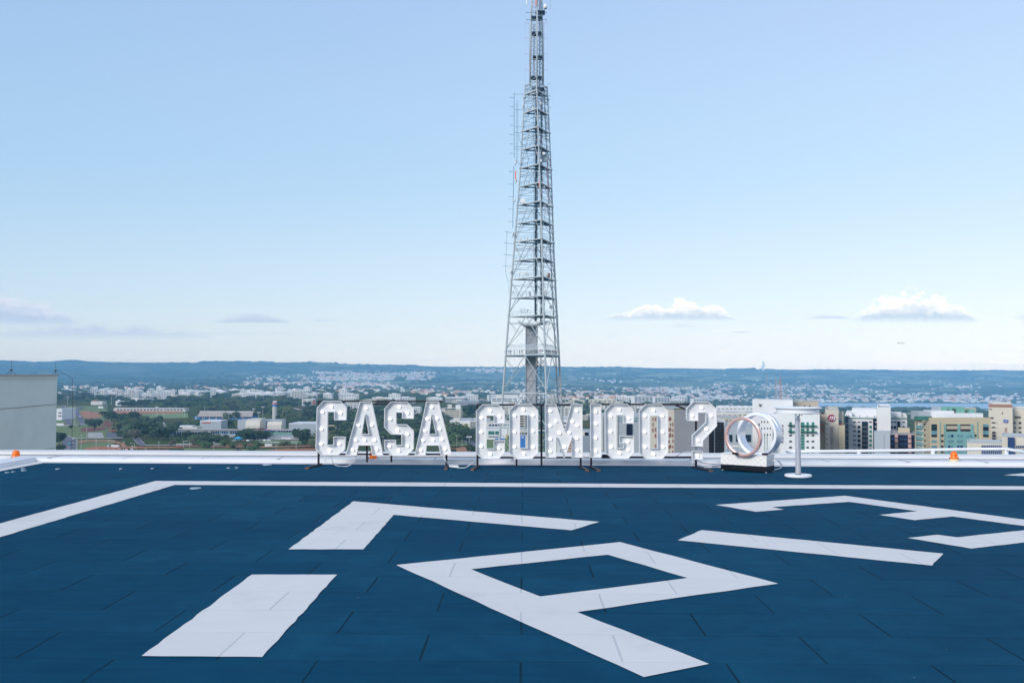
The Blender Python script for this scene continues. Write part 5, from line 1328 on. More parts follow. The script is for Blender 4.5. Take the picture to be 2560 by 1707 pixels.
b = Bld('school_wing', 'flat white roofs right of the halls, before the letters', 722, 790, 1059, D+70, 40, M_grey2, zb=-60, roof=M_roofw); b.fr('roof_edge_strip', 724, 1058.5, 756, 1060, M_wp, .4)
# pyramid roof
D = gb(398, 425, 0, 1077, 0); g = thing('pavilion', 'pavilion with a steep grey pyramid roof and white edge', 'pavilion', (WY(411, 1070, D).x, D, -60)); q_ = 12*D/F; hz = WY(411, 1057, D).z+60; h0 = WY(411, 1071, D).z+60
MB().box(-q_*.8, 0, 0, q_*.8, q_*1.4, h0).build('wall', M_wp2, g)
mb = MB(); P4 = [(-q_, -2, h0), (q_, -2, h0), (q_, q_*1.6, h0), (-q_, q_*1.6, h0)]
for i in range(4): mb.face([P4[i], P4[(i+1) % 4], (-q_*.5, q_*.7, hz)])
mb.face(P4[::-1]); mb.build('roof', nmat('grey_slate', (.22, .24, .30), .8), g)
mb = MB(); mb.bar((-q_*.5, q_*.7-.3, hz), (q_, -2.3, h0), 1.0); mb.build('ridge', M_wp, g)
# white block with two wings further, and apartment block above
b = Bld('apartment_block', 'white block with balcony slots standing above the wood, left of the first C', 755, 782, 998, gb(755,782,0,1014,0), 30, M_wp, zb=-60); b.grid('balcony_slot', [(757, 766), (770, 780)], [(1000+i*3.2, 1001.6+i*3.2) for i in range(4)], M_slot, .4); b.fr('red_brown_bay', 781, 1000, 789, 1012, M_redb, .4)
for (x0, x1, yt, yb, lb) in [(868, 900, 1005, 1026, 'white block with grid windows seen between C and A of CASA'), (840, 862, 1011, 1022, 'low red and white building right of the first C'), (1010, 1050, 1018, 1034, 'pale green glass building left of the last A')]:
    b = Bld('apartment_block', lb, x0, x1, yt, gb(x0, x1, 0, yb, 0), 30, M_wp, zb=-60); b.grid('window', seq(x0+2, x1-2, 8, .5), [(yt+2+i*4, yt+4+i*4) for i in range(max(1, int((yb-yt)/4)-1))], M_slot, .4)
b = Bld('low_house', 'low house with a tan roof seen through the first C', 820, 847, 1064.5, gb(820, 847, 0, 1072, 0), 14, M_wp2, zb=-60, roof=M_tan); b.fr('tan_roof', 819, 1062.5, 848, 1068, M_tan, .6)
# containers
def container(px0, px1, pyt, pyb, lb, m=M_wp):
    D = gb(px0, px1, 0, pyb, 0); b = Bld('white_container', lb, px0, px1, pyt, D, 2.6, m, cat='container', zb=-60, parap=0)
    mb = MB()
    for i in range(14):
        x = -((b.x1-b.x0)/2)+(i+.5)*(b.x1-b.x0)/14; mb.box(x-.08, -.05, .2, x+.08, -.001, b.zt-b.zb-.2)
    mb.build('ribs', m, b.g); b.fr('skid', px0, pyb-.8, px1, pyb, M_slot, .08)
container(278, 296, 1112, 1118, 'long white container on the red soil at left'); container(662, 679, 1110, 1117, 'white cabin with a red note on the lawn left of the letters')
b = Bld('portable_toilet', 'small blue cabin standing left of the white container', 268, 272, 1112, gb(268, 272, 0, 1117, 0), 1.4, M_blue, cat='cabin', zb=-60, parap=.1)
b.fr('door', 268.6, 1113, 271, 1117, M_wp, .05)

# ---- street lamps and poles of the park
M_pole = nmat('pole_concrete', (.42, .42, .40), .8); M_poled = nmat('pole_dark', (.16, .17, .18), .8)
def lamp(px, pyt, pyb, kind, lb, thick=1.0):
    p = RF(px, pyb, -60) if pyb > 1022 else G(px, pyb); D = p.y; H = WY(px, pyt, D).z-p.z
    g = thing('street_lamp' if kind != 'pole' else 'utility_pole', lb, 'street lamp' if kind != 'pole' else 'utility pole', p, 'lamps and poles in the park')
    r = .0009*D*.22*thick
    mm = M_poled if kind == 'dark' else M_pole
    MB().tube([(0, 0, 0), (0, 0, H)], [r*1.2, r*.8], 6).build('pole', mm, g)
    if kind == 'arm': MB().tube([(0, 0, H*.9), (-1.2, 0, H*.98), (-2.6, 0, H)], r*.6, 5).build('arm', mm, g); MB().box(-3.6, -.3, H-.15, -2.4, .3, H+.15).build('lamp_head', M_wp, g)
    elif kind == 'flood': MB().box(-2.4, -.3, H-.3, 2.4, .3, H+.5).build('lamp_head', M_wp, g)
    else: MB().box(-1.1, -.15, H-.5, 1.1, .15, H-.2).build('crossarm', mm, g)
LP = [(191,1107,1133,'arm','street lamp beside the left road, leaning arm'),(203,1087,1124,'pole','tall pale pole beside the left road, rightmost of the pair'),(193,1094,1131,'pole','tall pale pole beside the left road, left one of the pair'),
 (218,1094,1105,'dark','dark pole on the grass left of the bare soil'),(240,1098,1132,'pole','thick grey pole above the parapet, left of the container'),(252,1120,1132,'dark','dark short pole above the parapet under the red soil'),
 (272,1100,1126,'pole','thin pole left of the white container'),(284,1100,1126,'pole','thin pole in front of the white container'),(309,1103,1133,'pole','pole right of the white container'),(308,1120,1133,'arm','white curved lamp by the pink path'),
 (340,1115,1131,'arm','white curved lamp right of the pink path'),(336,1107,1123,'arm','second curved lamp right of the pink path'),(364,1120,1133,'pole','thin white pole by the parapet right of the pink path'),(397,1104,1121,'pole','pale pole on the footpath left of the school'),
 (216,1070,1105,'pole','greenish pole at the left end of the parking lot'),(267,1070,1098,'dark','dark pole in the middle of the parking lot'),(392,1017,1045,'flood','pale floodlight mast left end of the pitch'),(408,1025,1038,'flood','short floodlight mast on the pitch edge'),
 (461,1028,1043,'flood','floodlight mast right end of the pitch'),(511,1016,1062,'pole','tall white mast in front of the gym, left one'),(554,1030,1052,'pole','white mast in front of the gym, middle one'),(571,1034,1054,'pole','white mast in front of the gym, right one'),
 (634,1022,1038,'flood','floodlight mast behind the gym right end'),(657,1017,1041,'flood','tall floodlight mast left of the water tower'),(647,1031,1050,'flood','floodlight mast on the school hall side'),(534,1104,1134,'pole','lone thin lamp post on the lawn above the parapet'),
 (459,1101,1120,'pole','pale lamp post by the dark tree, left lawn'),(474,1102,1119,'arm','curved lamp on the footpath left lawn'),(690,1112,1134,'pole','thin pole on the red soil left of the letters'),(740,1104,1120,'pole','white lamp left of the first C'),
 (682,1085,1127,'dark','bare palm stem in front of the school, left one'),(741,1092,1127,'dark','bare palm stem in front of the school, right one'),(1142,1087,1116,'pole','lamp post between the words, left one'),(1155,1100,1118,'pole','short post between the words'),(1173,1092,1112,'flood','lamp post beside the curved road'),
 (278,991,1012,'pole','tall white mast in the wood above the park'),(169,993,1012,'flood','thin mast at the far end of the left road'),(262,1013,1022,'pole','pale posts right of the garden wall'),(267,1013,1022,'pole','second pale post right of the garden wall'),
 (187,1030,1062,'pole','thin pole between the two roads, left'),(190,1040,1062,'dark','dark pole between the two roads'),(228,1020,1034,'dark','dark pole above the bare soil, left'),(243,1018,1034,'dark','dark pole above the bare soil, right'),(957,1090,1134,'pole','pair of pale stems seen between A and S')]
for x, yt, yb, k, lb in LP: lamp(x, yt, yb, k, lb)
# overhead wires across the park
mb = MB()
for (a_, b__) in (((193,1095),(252,1010)), ((203,1088),(262,1014)), ((240,1099),(267,1014)), ((203,1088),(216,1071)), ((397,1105),(534,1105)), ((534,1105),(740,1106))):
    p, q = RF(a_[0], a_[1]+25, -60), RF(b__[0], b__[1]+12, -60); p.z = q.z = -60+11
    pts = [p.lerp(q, k/8)-Vector((0, 0, 2.5*(1-(k/4-1)**2))) for k in range(9)]; c0 = pts[0].copy()
    o = MB().tube([v-c0 for v in pts], .05, 4).build('overhead_wire', M_poled, loc=c0); tag(o, 'thin dark wire strung between poles over the park', 'wire', 'wires over the park')
# ---- cars
def car_meshes(paint):
    prof = [(-2.1,.35),(-2.15,.75),(-1.9,.95),(-1.1,1.0),(-.55,1.45),(.85,1.45),(1.45,1.0),(2.05,.9),(2.12,.4)]
    n = len(prof); v = []; f = []
    for y, k in ((-.85, 1), (.85, 1)): v += [(x, y*(.82 if z > 1.2 else 1), z) for x, z in prof]
    for i in range(n): f.append((i, (i+1) % n, n+(i+1) % n, n+i))
    f += [tuple(range(n-1, -1, -1)), tuple(range(n, 2*n))]
    mb = MB(); mb.v = v; mb.f = f; mb.mi = [0]*len(f); body = mb.mesh('body', paint)
    gl = MB(); gl.box(-.75, -.78, 1.05, 1.15, .78, 1.36); gl.quadbox([(-1.05,-.7,1.03),(-1.0,-.7,1.02),(-1.0,.7,1.02),(-1.05,.7,1.03),(-.62,-.66,1.42),(-.57,-.66,1.42),(-.57,.66,1.42),(-.62,.66,1.42)])
    glm = gl.mesh('window', M_gd)
    wh = MB().lathe([(.001, -.12), (.33, -.12), (.33, .12), (.001, .12)], 14, M=Matrix.Rotation(math.pi/2, 3, 'X')).mesh('wheel', M_black)
    return body, glm, wh
PAINT = [nmat('car_white', (.8, .8, .82), .3), nmat('car_teal', (.02, .42, .45), .35), nmat('car_dark', (.05, .05, .06), .3), nmat('car_silver', (.5, .52, .55), .3, metal=.4), nmat('car_red', (.5, .04, .03), .3)]
CM = [car_meshes(p) for p in PAINT]
def car(px, py, rz, c, lb, grp='cars on the roads'):
    p = RF(px, py, -60); g = thing('car', lb, 'car', (p.x, p.y, -59.3), grp, rz)
    link('body', CM[c][0], g); link('window', CM[c][1], g)
    for x in (-1.3, 1.3):
        for y in (-.82, .82): link('wheel', CM[c][2], g, (x, y, .33))
    return g
car(175, 1113.5, 1.5, 1, 'teal car driving on the wide road beside the grey green wall'); car(184.5, 1100, 1.3, 0, 'white car at the bend of the wide road'); car(200.5, 1043, 1.8, 0, 'white car on the winding far road'); car(158, 1032, 1.8, 0, 'white van-like car on the far left road')
for i, (x, y) in enumerate([(276,1079.5),(283,1079.5),(289,1079.8)]): car(x, y, 0.1, 4, 'small red car at the far edge of the parking lot', 'red cars at the parking lot edge')
for i in range(9): car(585+i*11+rnd.uniform(-2, 2), 1104.5+rnd.uniform(-.5, .8), rnd.uniform(-.3, .3), rnd.choice([0, 2, 3, 2]), 'small parked car half hidden by the tree row before the school', 'cars parked before the school')
for i in range(8): car(664+i*8.5, 1099+rnd.uniform(-.6, .8), rnd.uniform(-.2, .2), rnd.choice([0, 0, 3, 2]), 'small parked car on the forecourt right of the school gate', 'cars parked on the school forecourt')
for i in range(5): car(1158+i*1.6, 1098+i*3, 2.2, rnd.choice([0, 3, 4]), 'small car on the curved road left of the C of COMIGO', 'cars on the curved road')
# fence line, tents
def tent(px, py, m, lb, w=4):
    p = RF(px, py, -60); g = thing('canopy_tent', lb, 'tent', p, 'tents at the school')
    MB().face([(-w, -w, 2.6), (w, -w, 2.6), (0, 0, 4.8)]).face([(w, -w, 2.6), (w, w, 2.6), (0, 0, 4.8)]).face([(w, w, 2.6), (-w, w, 2.6), (0, 0, 4.8)]).face([(-w, w, 2.6), (-w, -w, 2.6), (0, 0, 4.8)]).build('cover', m, g)
    for a_ in (-1, 1):
        for b__ in (-1, 1): MB().bar((a_*w*.95, b__*w*.95, 0), (a_*w*.95, b__*w*.95, 2.6), .12).build('leg', M_pole, g)
M_bt = nmat('bright_blue_cover', (.03, .33, .65), .6)
for x in (690, 697, 704): tent(x, 1091, M_bt, 'bright blue canopy in front of the green school front')
for x in (315, 330): tent(x, 1078, M_bt, 'blue canopy right of the parking lot', 5)
tent(750, 1097, M_wp, 'white canopy left of the letter C'); tent(780, 1096, M_wp, 'white canopy left of the letter C'); tent(596, 1103, M_bt, 'blue canopy under the tree row')
fz = RF(646, 1109, -60); fe = RF(765, 1109, -60)
g = thing('fence', 'pale blue panel fence on the lawn before the school', 'fence', fz)
MB().box(0, 0, 0, (fe-fz).x, .15, 2.0).build('panels', nmat('pale_blue_panel', (.30, .38, .42), .8), g)
mb = MB()
for i in range(24): mb.box(i*(fe-fz).x/24, -.08, 0, i*(fe-fz).x/24+.2, 0, 2.2)
mb.build('posts', M_pole, g)
# ================================================================== FAR BLOCKS AND HOUSES
M_hw = nmat('house_wall', (.92, .89, .83), .9); M_hr = nmat('house_roof', (.58, .30, .19), .9); M_hr2 = nmat('house_roof_grey', (.45, .42, .40), .9)
def block_mesh(w, d, h, mat, k, sl):
    mb = MB(); mb.box(-w/2, 0, -3, w/2, d, h); mb.box(-w*.2, d*.2, h, w*.15, d*.7, h+2.5); mb.cur = 1
    n = int(h/3.2)
    for j in range(n):
        z = 1.2+j*3.2
        for i in range(sl):
            x0 = -w/2+w*(i+.18)/sl; x1 = -w/2+w*(i+.82)/sl; mb.box(x0, -.25, z, x1, -.02, z+1.3)
    return mb.mesh('apartment_block', [mat, M_slot])
BM = [block_mesh(70, 14, 19, M_wp, 0, 7), block_mesh(34, 16, 26, M_wp2, 0, 4), block_mesh(55, 14, 14, M_cream2, 0, 6), block_mesh(26, 20, 34, M_wp, 0, 3), block_mesh(48, 16, 22, M_wp, 0, 5), block_mesh(40, 30, 9, M_beige2, 0, 3)]
def blocks(n, x0, x1, y0, y1, lb, grp, ms=(0, 1, 2, 3, 4), sc=(.8, 1.2)):
    L_ = []
    for i in range(n):
        x = rnd.uniform(x0, x1); y = y0+(y1-y0)*rnd.random()
        p = G(x, y); s_ = rnd.uniform(*sc)
        o = link('apartment_block', BM[rnd.choice(ms)], None, p, (0, 0, rnd.uniform(-.5, .5)), (s_*rnd.uniform(.8, 1.15), s_, s_*rnd.uniform(.85, 1.15))); tag(o, lb, 'building', grp)
blocks(34, 146, 330, 979, 988, 'small white block in the far town at left, below the blue hillside', 'far white town at left', (2, 5, 4), (.4, .6))
blocks(84, 225, 640, 984, 996, 'white apartment block of the long far band behind the left wood', 'long far band of apartment blocks', sc=(.45, .75))
blocks(44, 600, 860, 985, 999, 'white apartment block of the far band left of the word CASA', 'far apartment blocks left of CASA', sc=(.45, .8))
blocks(22, 860, 1240, 998, 1009, 'pale block on the level behind the word CASA', 'pale blocks behind CASA', (0, 2, 4, 5), (.45, .75))
blocks(46, 1300, 1900, 1001, 1016, 'pale low block on the level behind COMIGO', 'pale low blocks behind COMIGO', (2, 5, 4, 5), (.6, 1.0))
blocks(26, 1395, 1660, 1016, 1050, 'pale mid distance block seen between the letters of COMIGO', 'blocks between the letters of COMIGO', (2, 5, 1), (.45, .7))
blocks(10, 1225, 1345, 1012, 1040, 'pale mid distance block behind the tower foot', 'blocks behind the tower foot', (1, 5, 2), (.4, .6))
blocks(14, 1180, 1420, 1052, 1080, 'low pale block near the tower foot', 'low blocks near the tower foot', (5, 2), (.25, .4))
blocks(8, 2070, 2110, 1018, 1030, 'pale block before the lake, above the logo tower', 'blocks before the lake', (5, 2), (.4, .7))
blocks(10, 2190, 2330, 1033, 1046, 'small pale block in the trees before the lake', 'small blocks before the lake', (5, 2), (.25, .4))
blocks(14, 2430, 2560, 1022, 1034, 'pale low block behind the cream tower', 'low blocks behind the cream tower', (5, 2), (.3, .5))
def house_mesh(roof, seed):
    r = random.Random(seed); w, d, h = r.uniform(12, 17), r.uniform(8, 11), r.uniform(3.5, 6)
    mb = MB(); mb.box(-w/2, -d/2, -4, w/2, d/2, h); mb.cur = 1
    e = .6; mb.face([(-w/2-e, -d/2-e, h), (w/2+e, -d/2-e, h), (w/2+e, 0, h+2.2), (-w/2-e, 0, h+2.2)]); mb.face([(w/2+e, d/2+e, h), (-w/2-e, d/2+e, h), (-w/2-e, 0, h+2.2), (w/2+e, 0, h+2.2)])
    return mb, [M_hw, roof]
HM = []
for i, rf in enumerate((M_hr, M_hr2, M_hr, M_wp)):
    q_, ms_ = house_mesh(rf, i); HM.append((q_, ms_, q_.mesh('house', ms_)))
# town patches on the hills: x0, x1, y0, y1, count, individually built, scale, label
TOWN = [(150, 430, 958, 974, 50, 0, 1.0), (795, 1075, 931, 950, 620, 90, 1.35), (600, 985, 957, 967, 230, 30, 1.5), (640, 1240, 967, 992, 470, 70, 1.2), (610, 780, 938, 950, 60, 0, 1.2), (1130, 1290, 921, 930, 90, 0, 1.4),
        (1270, 1420, 962, 992, 150, 30, 1.1), (1400, 1660, 972, 999, 470, 40, 1.1), (1620, 1830, 969, 997, 380, 0, 1.2), (1760, 2080, 960, 1004, 420, 0, 1.1), (2050, 2560, 988, 1010, 720, 40, 1.25), (1950, 2560, 950, 990, 200, 0, 1.1), (1200, 1900, 935, 965, 70, 0, 1.1), (1950, 2450, 918, 923, 60, 0, 1.6), (300, 620, 960, 985, 90, 0, 1.1)]
stuffmb = MB(); IND = []
for (x0, x1, y0, y1, n, ni, sc_) in TOWN:
    cen = [(rnd.uniform(x0, x1), rnd.uniform(y0, y1)) for _ in range(max(4, n//16))]
    for i in range(n):
        if rnd.random() < .75: c_ = rnd.choice(cen); x = rnd.gauss(c_[0], 14); y = rnd.gauss(c_[1], 1.6)
        else: x = rnd.uniform(x0, x1); y = rnd.uniform(y0, y1)
        if not (x0-15 < x < x1+15) or not (y0-2 < y < y1+2): continue
        p = G(x, y)
        if p.z < LAKE_Z+1.5 or p.y > 15000: continue
        s_ = sc_*rnd.uniform(.7, 1.3); rz_ = rnd.uniform(-.6, .6); k = rnd.randrange(4)
        if i < ni:
            o = link('house', HM[k][2], None, p, (0, 0, rz_), s_); tag(o, 'tiny pale house of the settlements on the far hillside', 'house', 'houses on the far hillside'); IND.append(o)
        else:
            q_ = HM[k][0]; n0 = len(stuffmb.v); ca, sa = math.cos(rz_), math.sin(rz_)
            stuffmb.v += [((v[0]*ca-v[1]*sa)*s_+p.x, (v[0]*sa+v[1]*ca)*s_+p.y, v[2]*s_+p.z) for v in q_.v]
            stuffmb.f += [tuple(n0+j for j in f) for f in q_.f]; stuffmb.mi += [m_ if m_ == 0 else 1+(k in (1,))+2*(k == 3) for m_ in q_.mi]
o = stuffmb.build('far_houses', [M_hw, M_hr, M_hr2, M_wp]); o['label'] = 'countless tiny pale houses scattered over the far hills'; o['category'] = 'houses'; struct(o, 'stuff')
# white television tower with two pods on the skyline
p = G(1908, 927); g = thing('skyline_tower', 'white tower with two side pods alone on the far skyline, above the rings', 'tower', p)
K = p.y/F
M_wt = nmat('white_tower_paint', (.9, .9, .9), .6)
def lt2(prof, nm, loc=(0,0,0)): link(nm, MB().lathe([(r*K, z*K) for r, z in prof], 20).mesh(nm, M_wt, True), g, loc)
lt2([(1.3, -3), (2.2, 5), (2.6, 9), (1.9, 12), (1.6, 22), (1.4, 25), (.001, 25)], 'shaft'); lt2([(.3, 25), (.2, 32), (.001, 32)], 'antenna')
lt2([(.001, 8.6), (1.2, 8.7), (3.1, 10.2), (3.3, 11), (2.2, 11.8), (.001, 12)], 'pod', (-3.6*K, 0, 0)); lt2([(.001, 12.6), (1.2, 12.8), (3.3, 14.4), (3.5, 15.2), (2.2, 16), (.001, 16.2)], 'pod', (3.6*K, 0, 0))
# bird
p = WY(2252, 858, 260); me = MB(); me.face([(0, -.25, 0), (.1, 0, .02), (0, .35, 0), (-.1, 0, .02)]).face([(.08, -.05, .02), (.7, .05, .22), (1.0, .2, .1), (.08, .15, .02)]).face([(-.08, .15, .02), (-1.0, .2, -.02), (-.7, .05, .15), (-.08, -.05, .02)])
me.lathe([(.001, -.3), (.09, -.1), (.1, .05), (.03, .3), (.001, .35)], 8, M=Matrix.Rotation(math.pi/2, 3, 'X'))
o = me.build('bird', M_slot, loc=p); tag(o, 'small dark bird gliding in the sky under the right cloud', 'bird')

# ================================================================== THE TELEVISION TOWER
TD = 420.0
tb = WY(1330, 1000, TD); TO = Vector((tb.x, TD, -60))
tw = thing('lattice_tower', 'tall pale steel lattice tower with platforms, antennas and a viewing deck', 'tower', TO)
M_ts = nmat('tower_steel_paint', (.44, .50, .54), .55, var=.15, vscale=.5)
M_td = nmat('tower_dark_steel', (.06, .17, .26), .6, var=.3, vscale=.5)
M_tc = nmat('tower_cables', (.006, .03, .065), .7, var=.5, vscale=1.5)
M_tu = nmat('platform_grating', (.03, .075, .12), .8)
M_dish = nmat('dish_cover', (.80, .79, .76), .6); M_org = nmat('orange_antenna', (.72, .22, .12), .6)
LX = [(150, 1324), (205, 1313), (215, 1312.6), (440, 1300), (640, 1284), (840, 1268), (1000, 1256), (1250, 1238)]
FX = [(150, 1341), (215, 1341), (440, 1349), (640, 1355), (840, 1361), (1000, 1366), (1250, 1373)]
RX = [(150, 1358), (205, 1367), (215, 1368.5), (440, 1378.5), (640, 1385), (840, 1395), (1000, 1403), (1250, 1416)]
def tpt(which, y):
    z = WY(1330, y, TD).z; xl, xf, xr = interp(LX, y), interp(FX, y), interp(RX, y)
    s_ = (xr-xl)/.961*TD/F
    d = {'L': 0.0, 'F': -.695*s_, 'R': .276*s_, 'B': .62*s_}[which]
    px = {'L': xl, 'F': xf, 'R': xr, 'B': xr-8}[which]
    zc = {'L': 0, 'F': 0, 'R': 0, 'B': 0}[which]
    q = WY(px, y, TD+d); q.z = z; return q-TO
def P_(w_, y): return tpt(w_, y)
ys = [212+16*i for i in range(66)]
for w_, r in (('L', .5), ('F', .5), ('R', .5), ('B', .34)):
    mb = MB(); pts = [P_(w_, y) for y in (212, 330, 440, 540, 640, 740, 840, 920, 1000, 1120, 1230)]
    mb.tube(pts, [.26, .28, .3, .33, .36, .38, .42, .44, .46, .48, .5] if w_ != 'B' else .3, 8); mb.build('tower_leg', M_ts, tw, smooth=True)
    for y in (245, 328, 420, 513, 605, 698, 788, 878, 973, 1060):
        q = P_(w_, y); MB().tube([Vector((0, 0, -.35)), Vector((0, 0, .35))], .6 if w_ != 'B' else .42, 8).build('flange', M_ts, tw, loc=q)
PLAT = [236, 282.7, 328, 374.5, 420.5, 466.6, 512.5, 559, 605, 652, 698, 745, 791.5]
def mid(a, b, t=.5): return a.lerp(b, t)
for i, y in enumerate(PLAT):
    L, Fp, R, B_ = (P_(k, y) for k in 'LFRB')
    g_ = None
    c_ = (L+Fp+R)/3
    mb = MB(); t = .35
    # deck ring, leaving a hole in the middle
    for a, b in ((L, Fp), (Fp, R), (R, L)):
        wdt = 1.6 if i else 1.2
        ia = a+(c_-a)*(.30); ib = b+(c_-b)*(.30)
        mb.quadbox([(a.x, a.y, a.z-t), (b.x, b.y, b.z-t), (ib.x, ib.y, ib.z-t), (ia.x, ia.y, ia.z-t), tuple(a), tuple(b), tuple(ib), tuple(ia)])
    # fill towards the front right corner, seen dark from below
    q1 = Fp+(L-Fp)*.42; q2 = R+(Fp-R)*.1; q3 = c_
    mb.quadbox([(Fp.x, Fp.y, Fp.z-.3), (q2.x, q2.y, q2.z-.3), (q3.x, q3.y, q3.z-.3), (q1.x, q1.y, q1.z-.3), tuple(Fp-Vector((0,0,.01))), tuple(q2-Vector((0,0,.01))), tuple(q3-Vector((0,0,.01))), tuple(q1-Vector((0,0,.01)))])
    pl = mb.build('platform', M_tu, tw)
    mb = MB()
    for a, b in ((L, Fp), (Fp, R), (R, L)):
        mb.bar(a-Vector((0, 0, .15)), b-Vector((0, 0, .15)), .32, .5)
        mb.bar(a-Vector((0, 0, 3.0)), b-Vector((0, 0, 3.0)), .2) if i % 2 == 0 else None
    mb.build('edge_beam', M_ts, pl)
    mb = MB()
    for a, b in ((L, Fp), (Fp, R)):
        for hh in (1.1, 2.0 if i > 7 else 1.8): mb.bar(a+Vector((0, 0, hh)), b+Vector((0, 0, hh)), .09)
        for k in range(9): q = a.lerp(b, k/8); mb.bar(q, q+Vector((0, 0, 1.8)), .08)
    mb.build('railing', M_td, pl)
# inverted V braces on each face, two storeys tall
def brace(a, b, r=.26, nm='brace'): return MB().bar(a, b, r)
APX = [(236, 325), (328, 418), (420.5, 508), (512.5, 600), (605, 692), (698, 782), (793, 872), (889, 972), (983, 1062), (1075, 1160)]
for k, (ya, yb) in enumerate(APX):
    mb = MB()
    w_ = .25 if k > 3 else .2
    for a, b in (('L', 'F'), ('F', 'R'), ('R', 'L')):
        m_ = mid(P_(a, ya), P_(b, ya)); mb.bar(m_, P_(a, yb), w_); mb.bar(m_, P_(b, yb), w_)
        if k > 3:
            hy = (ya+yb)/2
            for c_ in (a, b): mb.bar(P_(c_, ya+8), m_.lerp(P_(c_, yb), .5), w_*.55)
    mb.build('brace', M_ts, tw)
for y in (981, 1070):
    mb = MB()
    for a, b in (('L', 'F'), ('F', 'R'), ('R', 'L')): mb.bar(P_(a, y), P_(b, y), .5)
    mb.build('cross_beam', M_ts, tw)
# inner ties and bracing at the upper storeys
for i, y in enumerate(PLAT[:10]):
    L, Fp, R = (P_(k, y) for k in 'LFR'); c_ = (L+Fp+R)/3; y2 = y+22
    L2, F2, R2 = (P_(k, y2) for k in 'LFR'); mb = MB()
    for a, b in ((L, Fp), (Fp, R), (R, L)): m_ = mid(a, b); mb.bar(m_, c_, .14); mb.bar(a-Vector((0, 0, 1.6)), b-Vector((0, 0, 1.6)), .12)
    for a, b in ((L2, F2), (F2, R2), (R2, L2)): mb.bar(a, b, .12); mb.bar(mid(a, b), c_-Vector((0, 0, 1)), .09)
    for k in range(3): q = c_+Vector(((-1.3, .2, 1.6)[k], (1, -2, 2)[k], 0)); mb.bar(q, q-Vector((0, 0, 8)), .13)
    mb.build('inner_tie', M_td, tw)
# upper mast
def up_(px, y, d=0): q = WY(px, y, TD+d); return q-TO
mb = MB()
ups = [[(1325, 214, 0), (1328, 30, 0), (1330, -40, 0)], [(1342, 214, -3.5), (1343, 80, -3.2), (1343, -40, -2.5)], [(1357.5, 214, .5), (1355, 30, .3), (1353, -40, .3)]]
for u in ups: mb.tube([up_(*q) for q in u], [.42, .36, .3], 8)
mb.build('mast_leg', M_ts, tw, smooth=True)
mb = MB(); yy = [214-11*i for i in range(23)]
def uq(k, y):
    u = ups[k]; 
    return up_(interp([(u[2][1], u[2][0]), (u[1][1], u[1][0]), (u[0][1], u[0][0])], y), y, interp([(u[2][1], u[2][2]), (u[1][1], u[1][2]), (u[0][1], u[0][2])], y))
for i in range(len(yy)-1):
    for a, b in ((0, 1), (1, 2), (2, 0)):
        mb.bar(uq(a, yy[i]), uq(b, yy[i+1]), .13); mb.bar(uq(a, yy[i]), uq(b, yy[i]), .15)
mb.build('mast_lattice', M_ts, tw)
for y, x0, x1 in ((190, 1328, 1354), (139, 1332, 1356), (79, 1330, 1353), (40, 1328, 1355), (26, 1339, 1362)):
    a = up_(x0, y, -2.5); b = up_(x1, y, 2.5); MB().box(a.x, a.y, a.z-.45, b.x, b.y, a.z).build('mast_platform', M_tu, tw)
# crown ring with small trusses
a, b = P_('L', 215), P_('R', 215); f_ = P_('F', 215)
mb = MB()
for z in (0, -1.6, -3.4, -5.2):
    o_ = Vector((0, 0, z))
    for p, q in ((a, f_), (f_, b), (a, b)): mb.bar(p+o_, q+o_, .28 if z == 0 else .14)
for k in range(8):
    for p, q in ((a, f_), (f_, b), (b, a)):
        u, v = p.lerp(q, k/8), p.lerp(q, (k+1)/8); mb.bar(u, v-Vector((0, 0, 1.7)), .1); mb.bar(u-Vector((0, 0, 1.7)), v-Vector((0, 0, 5)), .1)
mb.build('crown_truss', M_ts, tw); MB().box(a.x*.4+f_.x*.6, f_.y+4, a.z-2, b.x*.7+f_.x*.3, f_.y+9, a.z-1.5).build('crown_platform', M_tu, tw)
# central cable trunks, ladders and the core
for (x, y0, y1, wpx, dd, m_) in ((1339.5, 225, 802, 5.6, 2, M_tc), (1352.8, 240, 806, 3.6, 5, M_tc), (1342, -30, 216, 2.2, 1, M_tc), (1349.5, -30, 216, 2.6, 1.5, nmat('blue_cables', (.02, .12, .26), .6)), (1335, 60, 190, 3.0, 2.5, nmat('lilac_column', (.46, .50, .66), .6))):
    a, b = up_(x, y1, dd), up_(x, y0, dd); w_ = wpx*TD/F/2
    mb = MB(); r3 = random.Random(int(x)); nn = 26
    for i in range(nn):
        z0, z1 = a.z+(b.z-a.z)*i/nn, a.z+(b.z-a.z)*(i+1)/nn; j = r3.uniform(-.08, .08)
        mb.box(a.x-w_+j, a.y-w_*.6, z0, a.x+w_*.55+j, a.y+w_, z1+.02*(i+1 < nn)); mb.box(a.x+w_*.6, a.y-w_*.3, z0+.3, a.x+w_, a.y, z1-.3)
    mb.build('cable_trunk', m_, tw)
    for s in (-1, 1):
        mb = MB(); mb.bar((a.x+s*w_*1.5, a.y, a.z), (a.x+s*w_*1.5, a.y, b.z), .08)
        for i in range(int((b.z-a.z)/1.2)): mb.bar((a.x+s*w_, a.y, a.z+i*1.2), (a.x+s*w_*1.5, a.y, a.z+i*1.2), .06)
        mb.build('ladder', M_td, tw)
